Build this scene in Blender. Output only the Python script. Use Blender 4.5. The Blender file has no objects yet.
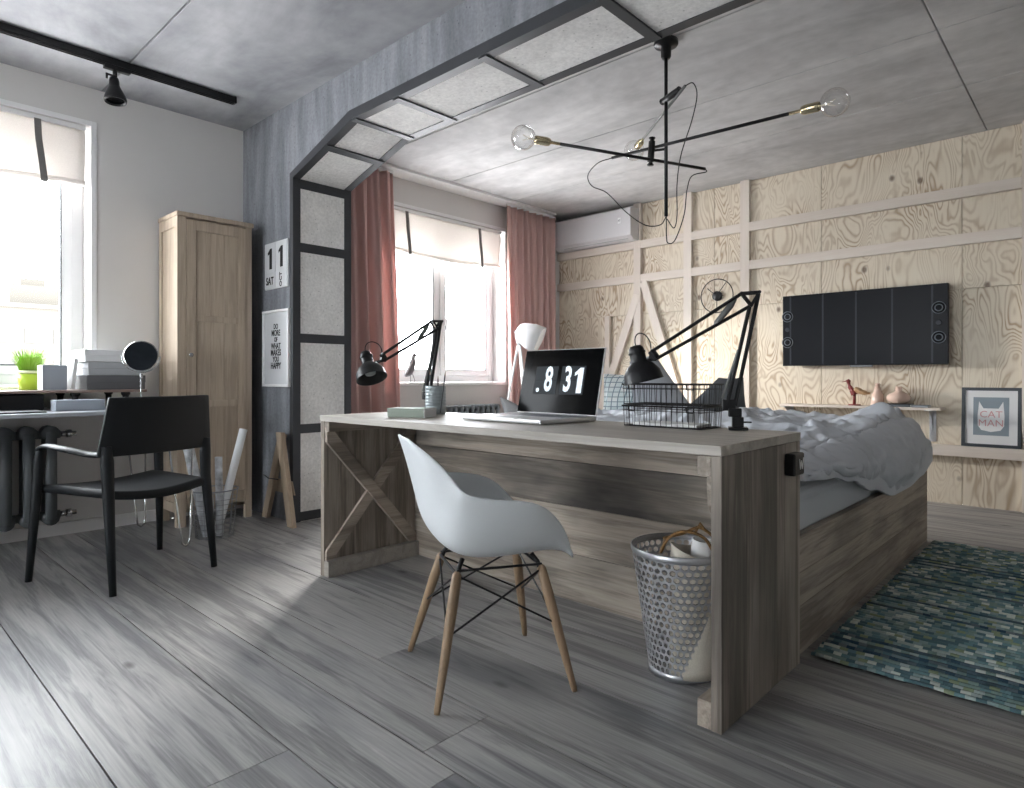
import bpy, bmesh, math, random
from mathutils import Vector, Matrix, noise
random.seed(7)
PI = math.pi
V = Vector
scn = bpy.context.scene
COL = scn.collection

# ------------------------------------------------------------------ camera
cam_d = bpy.data.cameras.new('camera')
cam = bpy.data.objects.new('camera', cam_d); COL.objects.link(cam)
cam.location = (0, 0, 0.95)
cam.rotation_euler = (PI/2, 0, math.atan2(0.68216, 0.73121))
cam_d.sensor_width = 36; cam_d.lens = 641/1024*36
cam_d.shift_y = -17/1024
cam_d.clip_start = 0.05; cam_d.clip_end = 500
scn.camera = cam

# ------------------------------------------------------------------ world / exposure
scn.view_settings.view_transform = 'Standard'
scn.view_settings.look = 'None'
scn.view_settings.gamma = 1
scn.view_settings.use_curve_mapping = False
scn.view_settings.exposure = 0.13
wd = bpy.data.worlds.new('daylight'); scn.world = wd; wd.use_nodes = True
wn = wd.node_tree.nodes; wl = wd.node_tree.links; wn.clear()
wo = wn.new('ShaderNodeOutputWorld'); bg = wn.new('ShaderNodeBackground')
tc = wn.new('ShaderNodeTexCoord'); sx = wn.new('ShaderNodeSeparateXYZ'); rp = wn.new('ShaderNodeValToRGB')
mr = wn.new('ShaderNodeMapRange')
wl.new(tc.outputs['Generated'], sx.inputs[0]); wl.new(sx.outputs['Z'], mr.inputs[0])
mr.inputs[1].default_value = -1; mr.inputs[2].default_value = 1
wl.new(mr.outputs[0], rp.inputs[0])
e = rp.color_ramp.elements
e[0].position = 0.40; e[0].color = (.95, .96, .98, 1)
e[1].position = 0.52; e[1].color = (.90, .95, 1, 1)
wl.new(rp.outputs[0], bg.inputs[0]); bg.inputs[1].default_value = 23.0
wl.new(bg.outputs[0], wo.inputs[0])

sun_d = bpy.data.lights.new('low_sun', 'SUN'); sun_d.energy = 9.0; sun_d.angle = math.radians(14); sun_d.color = (1, .96, .9)
sun = bpy.data.objects.new('low_sun', sun_d); COL.objects.link(sun)
sun.rotation_euler = V((.62*.92, -.78*.92, -.39)).to_track_quat('-Z', 'Y').to_euler()
sun.location = (-12, 12, 6)

def portal(name, loc, rot, sx_, sy_):
    l = bpy.data.lights.new(name, 'AREA'); l.shape = 'RECTANGLE'; l.size = sx_; l.size_y = sy_
    l.cycles.is_portal = True
    o = bpy.data.objects.new(name, l); COL.objects.link(o); o.location = loc; o.rotation_euler = rot
# portals only guide the sky's sampling through the openings
portal('sky_portal', (-4.86, 0.25, 1.69), (0, -PI/2, 0), 1.64, 1.72)
portal('sky_portal', (-4.86, 4.075, 1.67), (0, -PI/2, 0), 1.6, 1.5)
portal('sky_portal', (-2.4, -4.42, 1.55), (-PI/2, 0, 0), 1.8, 1.5)

# ------------------------------------------------------------------ materials
def newmat(name):
    m = bpy.data.materials.new(name); m.use_nodes = True
    nt = m.node_tree
    b = nt.nodes['Principled BSDF']
    return m, nt.nodes, nt.links, b
def hexc(r, g, b):
    f = lambda c: (c/255/12.92) if c/255 <= .04045 else ((c/255+.055)/1.055)**2.4
    return (f(r), f(g), f(b), 1)
def plain(name, col, rough=.5, metal=0, bump=0, bscale=200, noise_amt=0.0, nscale=20, spec=None, **kw):
    m, N, L, b = newmat(name)
    b.inputs['Base Color'].default_value = col; b.inputs['Roughness'].default_value = rough
    b.inputs['Metallic'].default_value = metal
    if spec is not None: b.inputs['Specular IOR Level'].default_value = spec
    t = N.new('ShaderNodeTexCoord')
    if noise_amt:
        n = N.new('ShaderNodeTexNoise'); n.inputs['Scale'].default_value = nscale; n.inputs['Detail'].default_value = 5
        L.new(t.outputs['Object'], n.inputs['Vector'])
        r = N.new('ShaderNodeValToRGB'); L.new(n.outputs['Fac'], r.inputs[0])
        a = noise_amt
        r.color_ramp.elements[0].position = .3; r.color_ramp.elements[1].position = .7
        r.color_ramp.elements[0].color = (col[0]*(1-a), col[1]*(1-a), col[2]*(1-a), 1)
        r.color_ramp.elements[1].color = (min(1, col[0]*(1+a)), min(1, col[1]*(1+a)), min(1, col[2]*(1+a)), 1)
        L.new(r.outputs[0], b.inputs['Base Color'])
    if bump:
        n2 = N.new('ShaderNodeTexNoise'); n2.inputs['Scale'].default_value = bscale; n2.inputs['Detail'].default_value = 3
        L.new(t.outputs['Object'], n2.inputs['Vector'])
        bp = N.new('ShaderNodeBump'); bp.inputs['Strength'].default_value = bump; bp.inputs['Distance'].default_value = .004
        L.new(n2.outputs['Fac'], bp.inputs['Height']); L.new(bp.outputs[0], b.inputs['Normal'])
    return m
def shifted(N, L, sc, pidamt=37.0):
    """object coordinates, moved per board by its own random number, scaled per axis"""
    t = N.new('ShaderNodeTexCoord'); at = N.new('ShaderNodeAttribute'); at.attribute_name = 'pid'
    ml = N.new('ShaderNodeMath'); ml.operation = 'MULTIPLY'; ml.inputs[1].default_value = pidamt
    L.new(at.outputs['Fac'], ml.inputs[0])
    ad = N.new('ShaderNodeVectorMath'); ad.operation = 'ADD'
    L.new(t.outputs['Object'], ad.inputs[0]); L.new(ml.outputs[0], ad.inputs[1])
    mp = N.new('ShaderNodeMapping'); mp.inputs['Scale'].default_value = sc
    L.new(ad.outputs[0], mp.inputs['Vector'])
    return mp.outputs[0], at.outputs['Fac'], ad.outputs[0]
def math_(N, L, op, a, b=None, c=None, clamp=False):
    n = N.new('ShaderNodeMath'); n.operation = op; n.use_clamp = clamp
    for i, v in enumerate((a, b, c)):
        if v is None: continue
        if isinstance(v, (int, float)): n.inputs[i].default_value = v
        else: L.new(v, n.inputs[i])
    return n.outputs[0]
def mixc(N, L, fac, a, b, mode='MIX'):
    n = N.new('ShaderNodeMix'); n.data_type = 'RGBA'; n.blend_type = mode
    for k, v in ((0, fac), (6, a), (7, b)):
        if isinstance(v, (int, float)): n.inputs[k].default_value = v
        elif isinstance(v, tuple): n.inputs[k].default_value = v
        else: L.new(v, n.inputs[k])
    return n.outputs[2]
def wood(name, dark, light, axis=0, vary=.25, rough=.55, grain=1.0, knots=True, stain=None, stainamt=.5, knotc=(.02, .017, .015, 1), kscale=1.0):
    m, N, L, b = newmat(name)
    sc = [12.0, 12.0, 12.0]; sc[axis] = .8
    vec, pid, raw = shifted(N, L, sc)
    n1 = N.new('ShaderNodeTexNoise'); n1.inputs['Scale'].default_value = 1.6*grain; n1.inputs['Detail'].default_value = 6; n1.inputs['Roughness'].default_value = .62
    n1.inputs['Distortion'].default_value = .7
    L.new(vec, n1.inputs['Vector'])
    w = math_(N, L, 'MULTIPLY', n1.outputs['Fac'], 26.0)
    w = math_(N, L, 'SINE', w)
    sc2 = [140.0, 140.0, 140.0]; sc2[axis] = 5
    mp2 = N.new('ShaderNodeMapping'); mp2.inputs['Scale'].default_value = sc2; L.new(raw, mp2.inputs['Vector'])
    n2 = N.new('ShaderNodeTexNoise'); n2.inputs['Scale'].default_value = 1.0; n2.inputs['Detail'].default_value = 3
    L.new(mp2.outputs[0], n2.inputs['Vector'])
    f = math_(N, L, 'MULTIPLY_ADD', w, .06, n1.outputs['Fac'])
    f2 = math_(N, L, 'MULTIPLY_ADD', n2.outputs['Fac'], .45, f)
    f3 = math_(N, L, 'SUBTRACT', f2, .22, clamp=True)
    r = N.new('ShaderNodeValToRGB'); L.new(f3, r.inputs[0])
    r.color_ramp.elements[0].position = .15; r.color_ramp.elements[1].position = .85
    r.color_ramp.elements[0].color = dark; r.color_ramp.elements[1].color = light
    col = r.outputs[0]
    if stain:
        sc3 = [2.2, 2.2, 2.2]; sc3[axis] = .9
        mp3 = N.new('ShaderNodeMapping'); mp3.inputs['Scale'].default_value = sc3; L.new(raw, mp3.inputs['Vector'])
        n3 = N.new('ShaderNodeTexNoise'); n3.inputs['Scale'].default_value = 1.3; n3.inputs['Detail'].default_value = 4
        L.new(mp3.outputs[0], n3.inputs['Vector'])
        s = N.new('ShaderNodeMapRange'); s.inputs[1].default_value = .5; s.inputs[2].default_value = .68; s.inputs[4].default_value = stainamt
        L.new(n3.outputs['Fac'], s.inputs[0])
        col = mixc(N, L, s.outputs[0], col, stain)
    if knots:
        sk = [3.2*kscale]*3; sk[axis] = 1.5*kscale
        mk = N.new('ShaderNodeMapping'); mk.inputs['Scale'].default_value = sk; L.new(raw, mk.inputs['Vector'])
        vo = N.new('ShaderNodeTexVoronoi'); vo.inputs['Scale'].default_value = 1.0; L.new(mk.outputs[0], vo.inputs['Vector'])
        kk = N.new('ShaderNodeMapRange'); kk.inputs[1].default_value = .03; kk.inputs[2].default_value = .075; kk.inputs[3].default_value = .85; kk.inputs[4].default_value = 0
        L.new(vo.outputs['Distance'], kk.inputs[0])
        col = mixc(N, L, kk.outputs[0], col, knotc)
    v = math_(N, L, 'MULTIPLY_ADD', pid, 2*vary, 1-vary)
    cb = N.new('ShaderNodeCombineXYZ')
    for i in range(3): L.new(v, cb.inputs[i])
    vm = N.new('ShaderNodeVectorMath'); vm.operation = 'MULTIPLY'; L.new(col, vm.inputs[0]); L.new(cb.outputs[0], vm.inputs[1])
    L.new(vm.outputs[0], b.inputs['Base Color'])
    b.inputs['Roughness'].default_value = rough
    bp = N.new('ShaderNodeBump'); bp.inputs['Strength'].default_value = .25; bp.inputs['Distance'].default_value = .002
    L.new(f3, bp.inputs['Height']); L.new(bp.outputs[0], b.inputs['Normal'])
    return m
def plywood(name, base, line, axis=2):
    m, N, L, b = newmat(name)
    vec, pid, raw = shifted(N, L, (1.6, 1.6, .62))
    n1 = N.new('ShaderNodeTexNoise'); n1.inputs['Scale'].default_value = 2.6; n1.inputs['Detail'].default_value = 2.5; n1.inputs['Roughness'].default_value = .42
    n1.inputs['Distortion'].default_value = .5
    L.new(vec, n1.inputs['Vector'])
    w = math_(N, L, 'SINE', math_(N, L, 'MULTIPLY', n1.outputs['Fac'], 150.0))
    w = math_(N, L, 'POWER', math_(N, L, 'MULTIPLY_ADD', w, .5, .5), 2.2)
    n0 = N.new('ShaderNodeTexNoise'); n0.inputs['Scale'].default_value = 2.3; L.new(raw, n0.inputs['Vector'])
    amp = N.new('ShaderNodeMapRange'); amp.inputs[1].default_value = .35; amp.inputs[2].default_value = .65; amp.inputs[3].default_value = .15; amp.inputs[4].default_value = .85
    L.new(n0.outputs['Fac'], amp.inputs[0])
    w = math_(N, L, 'MULTIPLY', w, amp.outputs[0])
    mp2 = N.new('ShaderNodeMapping'); mp2.inputs['Scale'].default_value = (120, 120, 6); L.new(raw, mp2.inputs['Vector'])
    n2 = N.new('ShaderNodeTexNoise'); n2.inputs['Scale'].default_value = 1; L.new(mp2.outputs[0], n2.inputs['Vector'])
    w = math_(N, L, 'MULTIPLY_ADD', n2.outputs['Fac'], .22, math_(N, L, 'SUBTRACT', w, .1), clamp=True)
    col = mixc(N, L, w, base, line)
    mk = N.new('ShaderNodeMapping'); mk.inputs['Scale'].default_value = (4.2, 4.2, 3.2); L.new(raw, mk.inputs['Vector'])
    vo = N.new('ShaderNodeTexVoronoi'); vo.inputs['Scale'].default_value = 1.0; L.new(mk.outputs[0], vo.inputs['Vector'])
    kk = N.new('ShaderNodeMapRange'); kk.inputs[1].default_value = .05; kk.inputs[2].default_value = .11; kk.inputs[3].default_value = .8; kk.inputs[4].default_value = 0
    L.new(vo.outputs['Distance'], kk.inputs[0])
    col = mixc(N, L, kk.outputs[0], col, hexc(92, 66, 48))
    L.new(col, b.inputs['Base Color']); b.inputs['Roughness'].default_value = .6
    return m
def concrete(name, dark, light, streak=None, scale=1.2, pores=True, rough=.8, bump=.3, fine=60):
    m, N, L, b = newmat(name)
    t = N.new('ShaderNodeTexCoord'); mp = N.new('ShaderNodeMapping'); L.new(t.outputs['Object'], mp.inputs['Vector'])
    if streak: mp.inputs['Scale'].default_value = streak
    n = N.new('ShaderNodeTexNoise'); n.inputs['Scale'].default_value = scale; n.inputs['Detail'].default_value = 8; n.inputs['Roughness'].default_value = .62
    n.inputs['Distortion'].default_value = .4
    L.new(mp.outputs[0], n.inputs['Vector'])
    r = N.new('ShaderNodeValToRGB'); L.new(n.outputs['Fac'], r.inputs[0])
    r.color_ramp.elements[0].position = .3; r.color_ramp.elements[1].position = .7
    r.color_ramp.elements[0].color = dark; r.color_ramp.elements[1].color = light
    col = r.outputs[0]
    n3 = N.new('ShaderNodeTexNoise'); n3.inputs['Scale'].default_value = fine; n3.inputs['Detail'].default_value = 4; L.new(t.outputs['Object'], n3.inputs['Vector'])
    if pores:
        vo = N.new('ShaderNodeTexVoronoi'); vo.inputs['Scale'].default_value = 26; L.new(t.outputs['Object'], vo.inputs['Vector'])
        kk = N.new('ShaderNodeMapRange'); kk.inputs[1].default_value = .07; kk.inputs[2].default_value = .14; kk.inputs[3].default_value = .55; kk.inputs[4].default_value = 0
        L.new(vo.outputs['Distance'], kk.inputs[0])
        col = mixc(N, L, kk.outputs[0], col, (dark[0]*.4, dark[1]*.4, dark[2]*.4, 1))
    fm = N.new('ShaderNodeMapRange'); fm.inputs[1].default_value = .3; fm.inputs[2].default_value = .7; fm.inputs[3].default_value = .88 if fine > 20 else .92; fm.inputs[4].default_value = 1.1 if fine > 20 else 1.05
    L.new(n3.outputs['Fac'], fm.inputs[0])
    cb = N.new('ShaderNodeCombineXYZ')
    for i in range(3): L.new(fm.outputs[0], cb.inputs[i])
    vm = N.new('ShaderNodeVectorMath'); vm.operation = 'MULTIPLY'; L.new(col, vm.inputs[0]); L.new(cb.outputs[0], vm.inputs[1])
    L.new(vm.outputs[0], b.inputs['Base Color']); b.inputs['Roughness'].default_value = rough
    bp = N.new('ShaderNodeBump'); bp.inputs['Strength'].default_value = bump; bp.inputs['Distance'].default_value = .004
    L.new(n3.outputs['Fac'], bp.inputs['Height']); L.new(bp.outputs[0], b.inputs['Normal'])
    return m
def fabric(name, col, amt=.1, scale=260, rough=.9, trans=0):
    m, N, L, b = newmat(name)
    t = N.new('ShaderNodeTexCoord')
    n = N.new('ShaderNodeTexNoise'); n.inputs['Scale'].default_value = scale; n.inputs['Detail'].default_value = 2; L.new(t.outputs['Object'], n.inputs['Vector'])
    r = N.new('ShaderNodeValToRGB'); L.new(n.outputs['Fac'], r.inputs[0])
    r.color_ramp.elements[0].position = .35; r.color_ramp.elements[1].position = .65
    r.color_ramp.elements[0].color = tuple(c*(1-amt) for c in col[:3])+(1,)
    r.color_ramp.elements[1].color = tuple(min(1, c*(1+amt)) for c in col[:3])+(1,)
    L.new(r.outputs[0], b.inputs['Base Color']); b.inputs['Roughness'].default_value = rough
    b.inputs['Specular IOR Level'].default_value = .2
    bp = N.new('ShaderNodeBump'); bp.inputs['Strength'].default_value = .2; bp.inputs['Distance'].default_value = .002
    L.new(n.outputs['Fac'], bp.inputs['Height']); L.new(bp.outputs[0], b.inputs['Normal'])
    if trans:
        tr = N.new('ShaderNodeBsdfTranslucent'); L.new(r.outputs[0], tr.inputs[0])
        mx = N.new('ShaderNodeMixShader'); mx.inputs[0].default_value = trans
        out = N['Material Output']; L.new(b.outputs[0], mx.inputs[1]); L.new(tr.outputs[0], mx.inputs[2]); L.new(mx.outputs[0], out.inputs[0])
    return m
def pane(name, tint=(1, 1, 1, 1), gl=.08):
    m, N, L, b = newmat(name)
    N.remove(b)
    tr = N.new('ShaderNodeBsdfTransparent'); tr.inputs[0].default_value = tint
    g = N.new('ShaderNodeBsdfGlossy'); g.inputs['Roughness'].default_value = .03
    fr = N.new('ShaderNodeLayerWeight'); fr.inputs[0].default_value = gl
    mx = N.new('ShaderNodeMixShader'); L.new(fr.outputs['Facing'], mx.inputs[0]); L.new(tr.outputs[0], mx.inputs[1]); L.new(g.outputs[0], mx.inputs[2])
    L.new(mx.outputs[0], N['Material Output'].inputs[0])
    return m

M = {}
M['floor'] = wood('grey_oak_boards', hexc(82, 82, 84), hexc(184, 182, 179), 0, .10, .42, .9, stain=hexc(88, 91, 98), stainamt=.6, knotc=hexc(38, 35, 33), kscale=1.0)
M['ply'] = plywood('birch_plywood', hexc(222, 211, 192), hexc(162, 136, 106))
M['batten'] = wood('pale_batten', hexc(212, 200, 188), hexc(226, 216, 206), 2, .03, .6, .6, knots=False)
M['batten_x'] = wood('pale_batten_across', hexc(212, 200, 188), hexc(226, 216, 206), 0, .03, .6, .6, knots=False)
M['desk_x'] = wood('weathered_board', hexc(104, 94, 84), hexc(194, 182, 168), 0, .26, .6, .9, stain=hexc(62, 60, 60), stainamt=.85, knotc=hexc(34, 29, 26), kscale=.7)
M['desk_z'] = wood('weathered_board_upright', hexc(92, 84, 76), hexc(182, 171, 158), 2, .18, .6, .9, stain=hexc(80, 74, 68), stainamt=.6, knotc=hexc(42, 36, 32), kscale=.75)
M['desk_y'] = wood('weathered_board_side', hexc(106, 96, 87), hexc(196, 183, 168), 1, .2, .6, .9, stain=hexc(78, 72, 67), stainamt=.6, knotc=hexc(42, 36, 32), kscale=.75)
M['desk_top'] = wood('bleached_board', hexc(146, 140, 132), hexc(186, 180, 171), 0, .04, .5, .8, knots=False)
M['wardrobe'] = wood('light_oak', hexc(160, 144, 126), hexc(196, 180, 160), 2, .04, .55, 1.2, knots=False)
M['raw_pine'] = wood('raw_timber', hexc(140, 122, 104), hexc(188, 170, 148), 2, .1, .6, .8, knots=False)
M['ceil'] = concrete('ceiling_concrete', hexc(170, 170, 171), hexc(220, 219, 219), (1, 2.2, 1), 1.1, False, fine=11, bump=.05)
M['ceil_shaded'] = concrete('ceiling_concrete_shaded', hexc(134, 136, 140), hexc(182, 183, 186), (1, 2.2, 1), 1.1, False, fine=11, bump=.05)  # darker copy of the ceiling concrete, weaker light on the near part painted in
M['beam'] = concrete('shuttered_concrete', hexc(100, 103, 109), hexc(140, 143, 149), (6, 6, .9), 1.6, True, bump=.6)
M['panel'] = concrete('pale_concrete', hexc(216, 215, 213), hexc(240, 239, 237), (2, 2, 1.4), 2.0, True)
M['wall'] = plain('wall_paint', hexc(216, 214, 212), .85, noise_amt=.015, nscale=3, bump=.05)
M['white'] = plain('white_gloss', hexc(238, 238, 238), .35)
M['white_plastic'] = plain('white_plastic', hexc(224, 228, 230), .35, spec=.4)
M['ac'] = plain('air_unit_white', hexc(206, 204, 206), .4)
M['black'] = plain('black_metal', hexc(22, 22, 24), .4, 0, spec=.35)
M['blackgl'] = plain('black_gloss', hexc(7, 8, 9), .1, spec=.05)
M['steel'] = plain('dark_steel', hexc(62, 64, 68), .5, .3, noise_amt=.08, nscale=12)
M['radiator'] = plain('radiator_paint', hexc(88, 92, 94), .5)
M['chrome'] = plain('chrome', hexc(200, 200, 200), .12, 1)
M['galv'] = plain('zinc_sheet', hexc(196, 198, 202), .34, .75, noise_amt=.12, nscale=9)
M['brass'] = plain('brass', hexc(196, 184, 152), .25, 1)
M['chairblk'] = plain('black_chair_plastic', hexc(26, 29, 32), .5, spec=.3, bump=.05, bscale=600)
M['beech'] = wood('chair_leg_wood', hexc(120, 98, 76), hexc(160, 134, 106), 2, .04, .5, 1, knots=False)
M['curtain'] = fabric('pink_curtain', hexc(222, 189, 183), .05, 400, trans=.25)
M['blind'] = fabric('linen_blind', hexc(232, 228, 224), .06, 300, trans=.3)
M['strap'] = fabric('grey_strap', hexc(140, 138, 136), .06, trans=.3)
M['duvet'] = fabric('duvet_cotton', hexc(206, 210, 216), .02, 500)
M['sheet'] = fabric('sheet_cotton', hexc(200, 205, 210), .02, 500)
M['cush_light'] = fabric('light_grey_linen', hexc(176, 180, 186), .05)
M['cush_dark'] = fabric('dark_grey_linen', hexc(104, 108, 112), .05)
M['cush_mid'] = fabric('mid_grey_felt', hexc(146, 146, 146), .08)
M['cream_fab'] = fabric('cream_canvas', hexc(206, 199, 186), .05)
M['rope'] = fabric('twine', hexc(128, 98, 62), .25, 90)
M['paper'] = plain('paper', hexc(222, 222, 220), .8, noise_amt=.03, nscale=40)
M['poster_paper'] = plain('poster_paper', hexc(206, 208, 210), .6)
M['ink'] = plain('black_ink', hexc(20, 20, 22), .7)
M['pinkink'] = plain('pink_ink', hexc(206, 158, 158), .7)
M['slate'] = plain('slate_print', hexc(134, 146, 154), .7)
M['frame_black'] = plain('charcoal_frame', hexc(58, 64, 70), .5)
M['aluminium'] = plain('aluminium', hexc(222, 222, 222), .35, .5)
M['key'] = plain('keyboard_grey', hexc(120, 122, 126), .5)
M['tile'] = plain('clock_tile', hexc(30, 36, 41), .4, spec=.1)
M['greenbox'] = plain('sage_card', hexc(138, 148, 136), .6)
M['whitecard'] = plain('white_card', hexc(226, 226, 226), .6)
M['greycard'] = plain('grey_card', hexc(176, 178, 180), .6)
M['darkcard'] = plain('charcoal_card', hexc(92, 92, 94), .6)
M['bluecard'] = plain('blue_grey_card', hexc(158, 166, 174), .6)
M['grass'] = plain('grass_blade', hexc(150, 190, 60), .5)
M['pot'] = plain('lime_pot', hexc(172, 204, 60), .35)
M['potband'] = plain('pale_lime_pot', hexc(226, 236, 190), .35)
M['brown_edge'] = wood('brown_board', hexc(120, 100, 92), hexc(160, 140, 130), 1, .03, .5, 1, knots=False)
M['desk_white'] = plain('pale_grey_top', hexc(176, 180, 186), .3)
M['mirror'] = plain('mirror_glass', hexc(70, 76, 82), .03, 1)
M['bird_grey'] = plain('bird_paint', hexc(96, 94, 96), .5)
M['bird_red'] = plain('oxblood_wood', hexc(132, 58, 56), .4)
M['bird_tan'] = plain('tan_wood', hexc(186, 150, 112), .4)
M['peach'] = plain('peach_glass', hexc(222, 194, 178), .12)
M['bookdark'] = plain('slate_book', hexc(88, 94, 100), .6)
M['screen'] = plain('tv_glass', hexc(18, 20, 25), .35, spec=.12)
M['tvline'] = plain('tv_seam', hexc(52, 55, 62), .4, spec=.2)
M['ring'] = plain('speaker_ring', hexc(96, 104, 112), .4)
M['cup'] = plain('pewter_cup', hexc(150, 158, 160), .35, .3)
M['pencil'] = plain('grey_pencil', hexc(70, 74, 78), .5)
M['build'] = plain('facade', (.046, .041, .033, 1), .9)
M['buildwin'] = plain('facade_window', (.030, .031, .030, 1), .9)
M['brushed'] = plain('lamp_spring_cover', hexc(112, 114, 112), .4, .4)
M['glass'] = pane('window_glass')
M['bulb'] = pane('bulb_glass', (1, 1, 1, 1), .28)
M['clearbasket'] = plain('zinc_wire', hexc(150, 154, 158), .35, .6)
M['tube_paper'] = plain('marbled_paper', hexc(190, 194, 198), .7, noise_amt=.45, nscale=22)
M['acrylic'] = plain('white_tube', hexc(232, 234, 236), .35)
def filament(name, col, st):
    m, N, L, b = newmat(name); b.inputs['Emission Color'].default_value = col; b.inputs['Emission Strength'].default_value = st
    b.inputs['Base Color'].default_value = col
    return m
M['digits'] = filament('screen_digits', hexc(225, 232, 238), .35)
M['filament'] = plain('bulb_filament', hexc(236, 228, 210), .4)
M['lampglow'] = filament('lit_lamp_bulb', (1, .93, .82, 1), 12)
# rug and grid cushion
def rugmat():
    m, N, L, b = newmat('woven_rug')
    t = N.new('ShaderNodeTexCoord'); s = N.new('ShaderNodeSeparateXYZ'); L.new(t.outputs['Object'], s.inputs[0])
    nz = N.new('ShaderNodeTexNoise'); nz.inputs['Scale'].default_value = 9; L.new(t.outputs['Object'], nz.inputs['Vector'])
    yy = math_(N, L, 'MULTIPLY_ADD', nz.outputs['Fac'], .012, s.outputs['Y'])
    row = math_(N, L, 'FLOOR', math_(N, L, 'DIVIDE', yy, .028))
    wn1 = N.new('ShaderNodeTexWhiteNoise'); wn1.noise_dimensions = '1D'; L.new(row, wn1.inputs['W'])
    xs = math_(N, L, 'ADD', math_(N, L, 'DIVIDE', s.outputs['X'], .026), wn1.outputs['Value'])
    cell = math_(N, L, 'FLOOR', xs)
    cb = N.new('ShaderNodeCombineXYZ'); L.new(row, cb.inputs[0]); L.new(cell, cb.inputs[1])
    wn2 = N.new('ShaderNodeTexWhiteNoise'); wn2.noise_dimensions = '2D'; L.new(cb.outputs[0], wn2.inputs['Vector'])
    r = N.new('ShaderNodeValToRGB'); r.color_ramp.interpolation = 'CONSTANT'
    L.new(wn2.outputs['Value'], r.inputs[0])
    cs = [(0, (88, 118, 126)), (.2, (112, 146, 152)), (.36, (132, 156, 150)), (.52, (148, 170, 172)), (.66, (176, 190, 188)), (.8, (214, 222, 214)), (.9, (146, 160, 130))]
    el = r.color_ramp.elements
    el[0].color = hexc(*cs[0][1]); el[1].position = cs[1][0]; el[1].color = hexc(*cs[1][1])
    for p, c in cs[2:]:
        q = el.new(p); q.color = hexc(*c)
    wn3 = N.new('ShaderNodeMapRange'); wn3.inputs[1].default_value = .80; wn3.inputs[2].default_value = .82; wn3.inputs[4].default_value = .75
    L.new(wn1.outputs['Value'], wn3.inputs[0])
    col = mixc(N, L, wn3.outputs[0], r.outputs[0], hexc(24, 56, 82))
    # dark gap between the cords
    fr = math_(N, L, 'ABSOLUTE', math_(N, L, 'SUBTRACT', math_(N, L, 'FRACT', math_(N, L, 'DIVIDE', yy, .028)), .5))
    gp = N.new('ShaderNodeMapRange'); gp.inputs[1].default_value = .36; gp.inputs[2].default_value = .5; gp.inputs[4].default_value = .7; L.new(fr, gp.inputs[0])
    col = mixc(N, L, gp.outputs[0], col, hexc(22, 34, 38))
    L.new(col, b.inputs['Base Color']); b.inputs['Roughness'].default_value = .95
    fx = math_(N, L, 'ABSOLUTE', math_(N, L, 'SUBTRACT', math_(N, L, 'FRACT', xs), .5))
    h = math_(N, L, 'ADD', math_(N, L, 'MULTIPLY', fr, -1.6), math_(N, L, 'MULTIPLY', fx, -.9))
    bp = N.new('ShaderNodeBump'); bp.inputs['Strength'].default_value = .9; bp.inputs['Distance'].default_value = .01
    L.new(h, bp.inputs['Height']); L.new(bp.outputs[0], b.inputs['Normal'])
    return m
M['rug'] = rugmat()
def gridmat():
    m, N, L, b = newmat('blue_grid_cotton')
    br = N.new('ShaderNodeTexBrick'); t = N.new('ShaderNodeTexCoord'); mp = N.new('ShaderNodeMapping'); mp.inputs['Rotation'].default_value = (PI/2, 0, 0)
    L.new(t.outputs['Object'], mp.inputs[0]); L.new(mp.outputs[0], br.inputs['Vector'])
    br.offset = 0; br.inputs['Scale'].default_value = 1; br.inputs['Brick Width'].default_value = .036; br.inputs['Row Height'].default_value = .036
    br.inputs['Mortar Size'].default_value = .003
    br.inputs['Color1'].default_value = hexc(236, 238, 236); br.inputs['Color2'].default_value = hexc(214, 226, 226); br.inputs['Mortar'].default_value = hexc(130, 150, 156)
    L.new(br.outputs[0], b.inputs['Base Color']); b.inputs['Roughness'].default_value = .9
    return m
M['gridcloth'] = gridmat()

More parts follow.
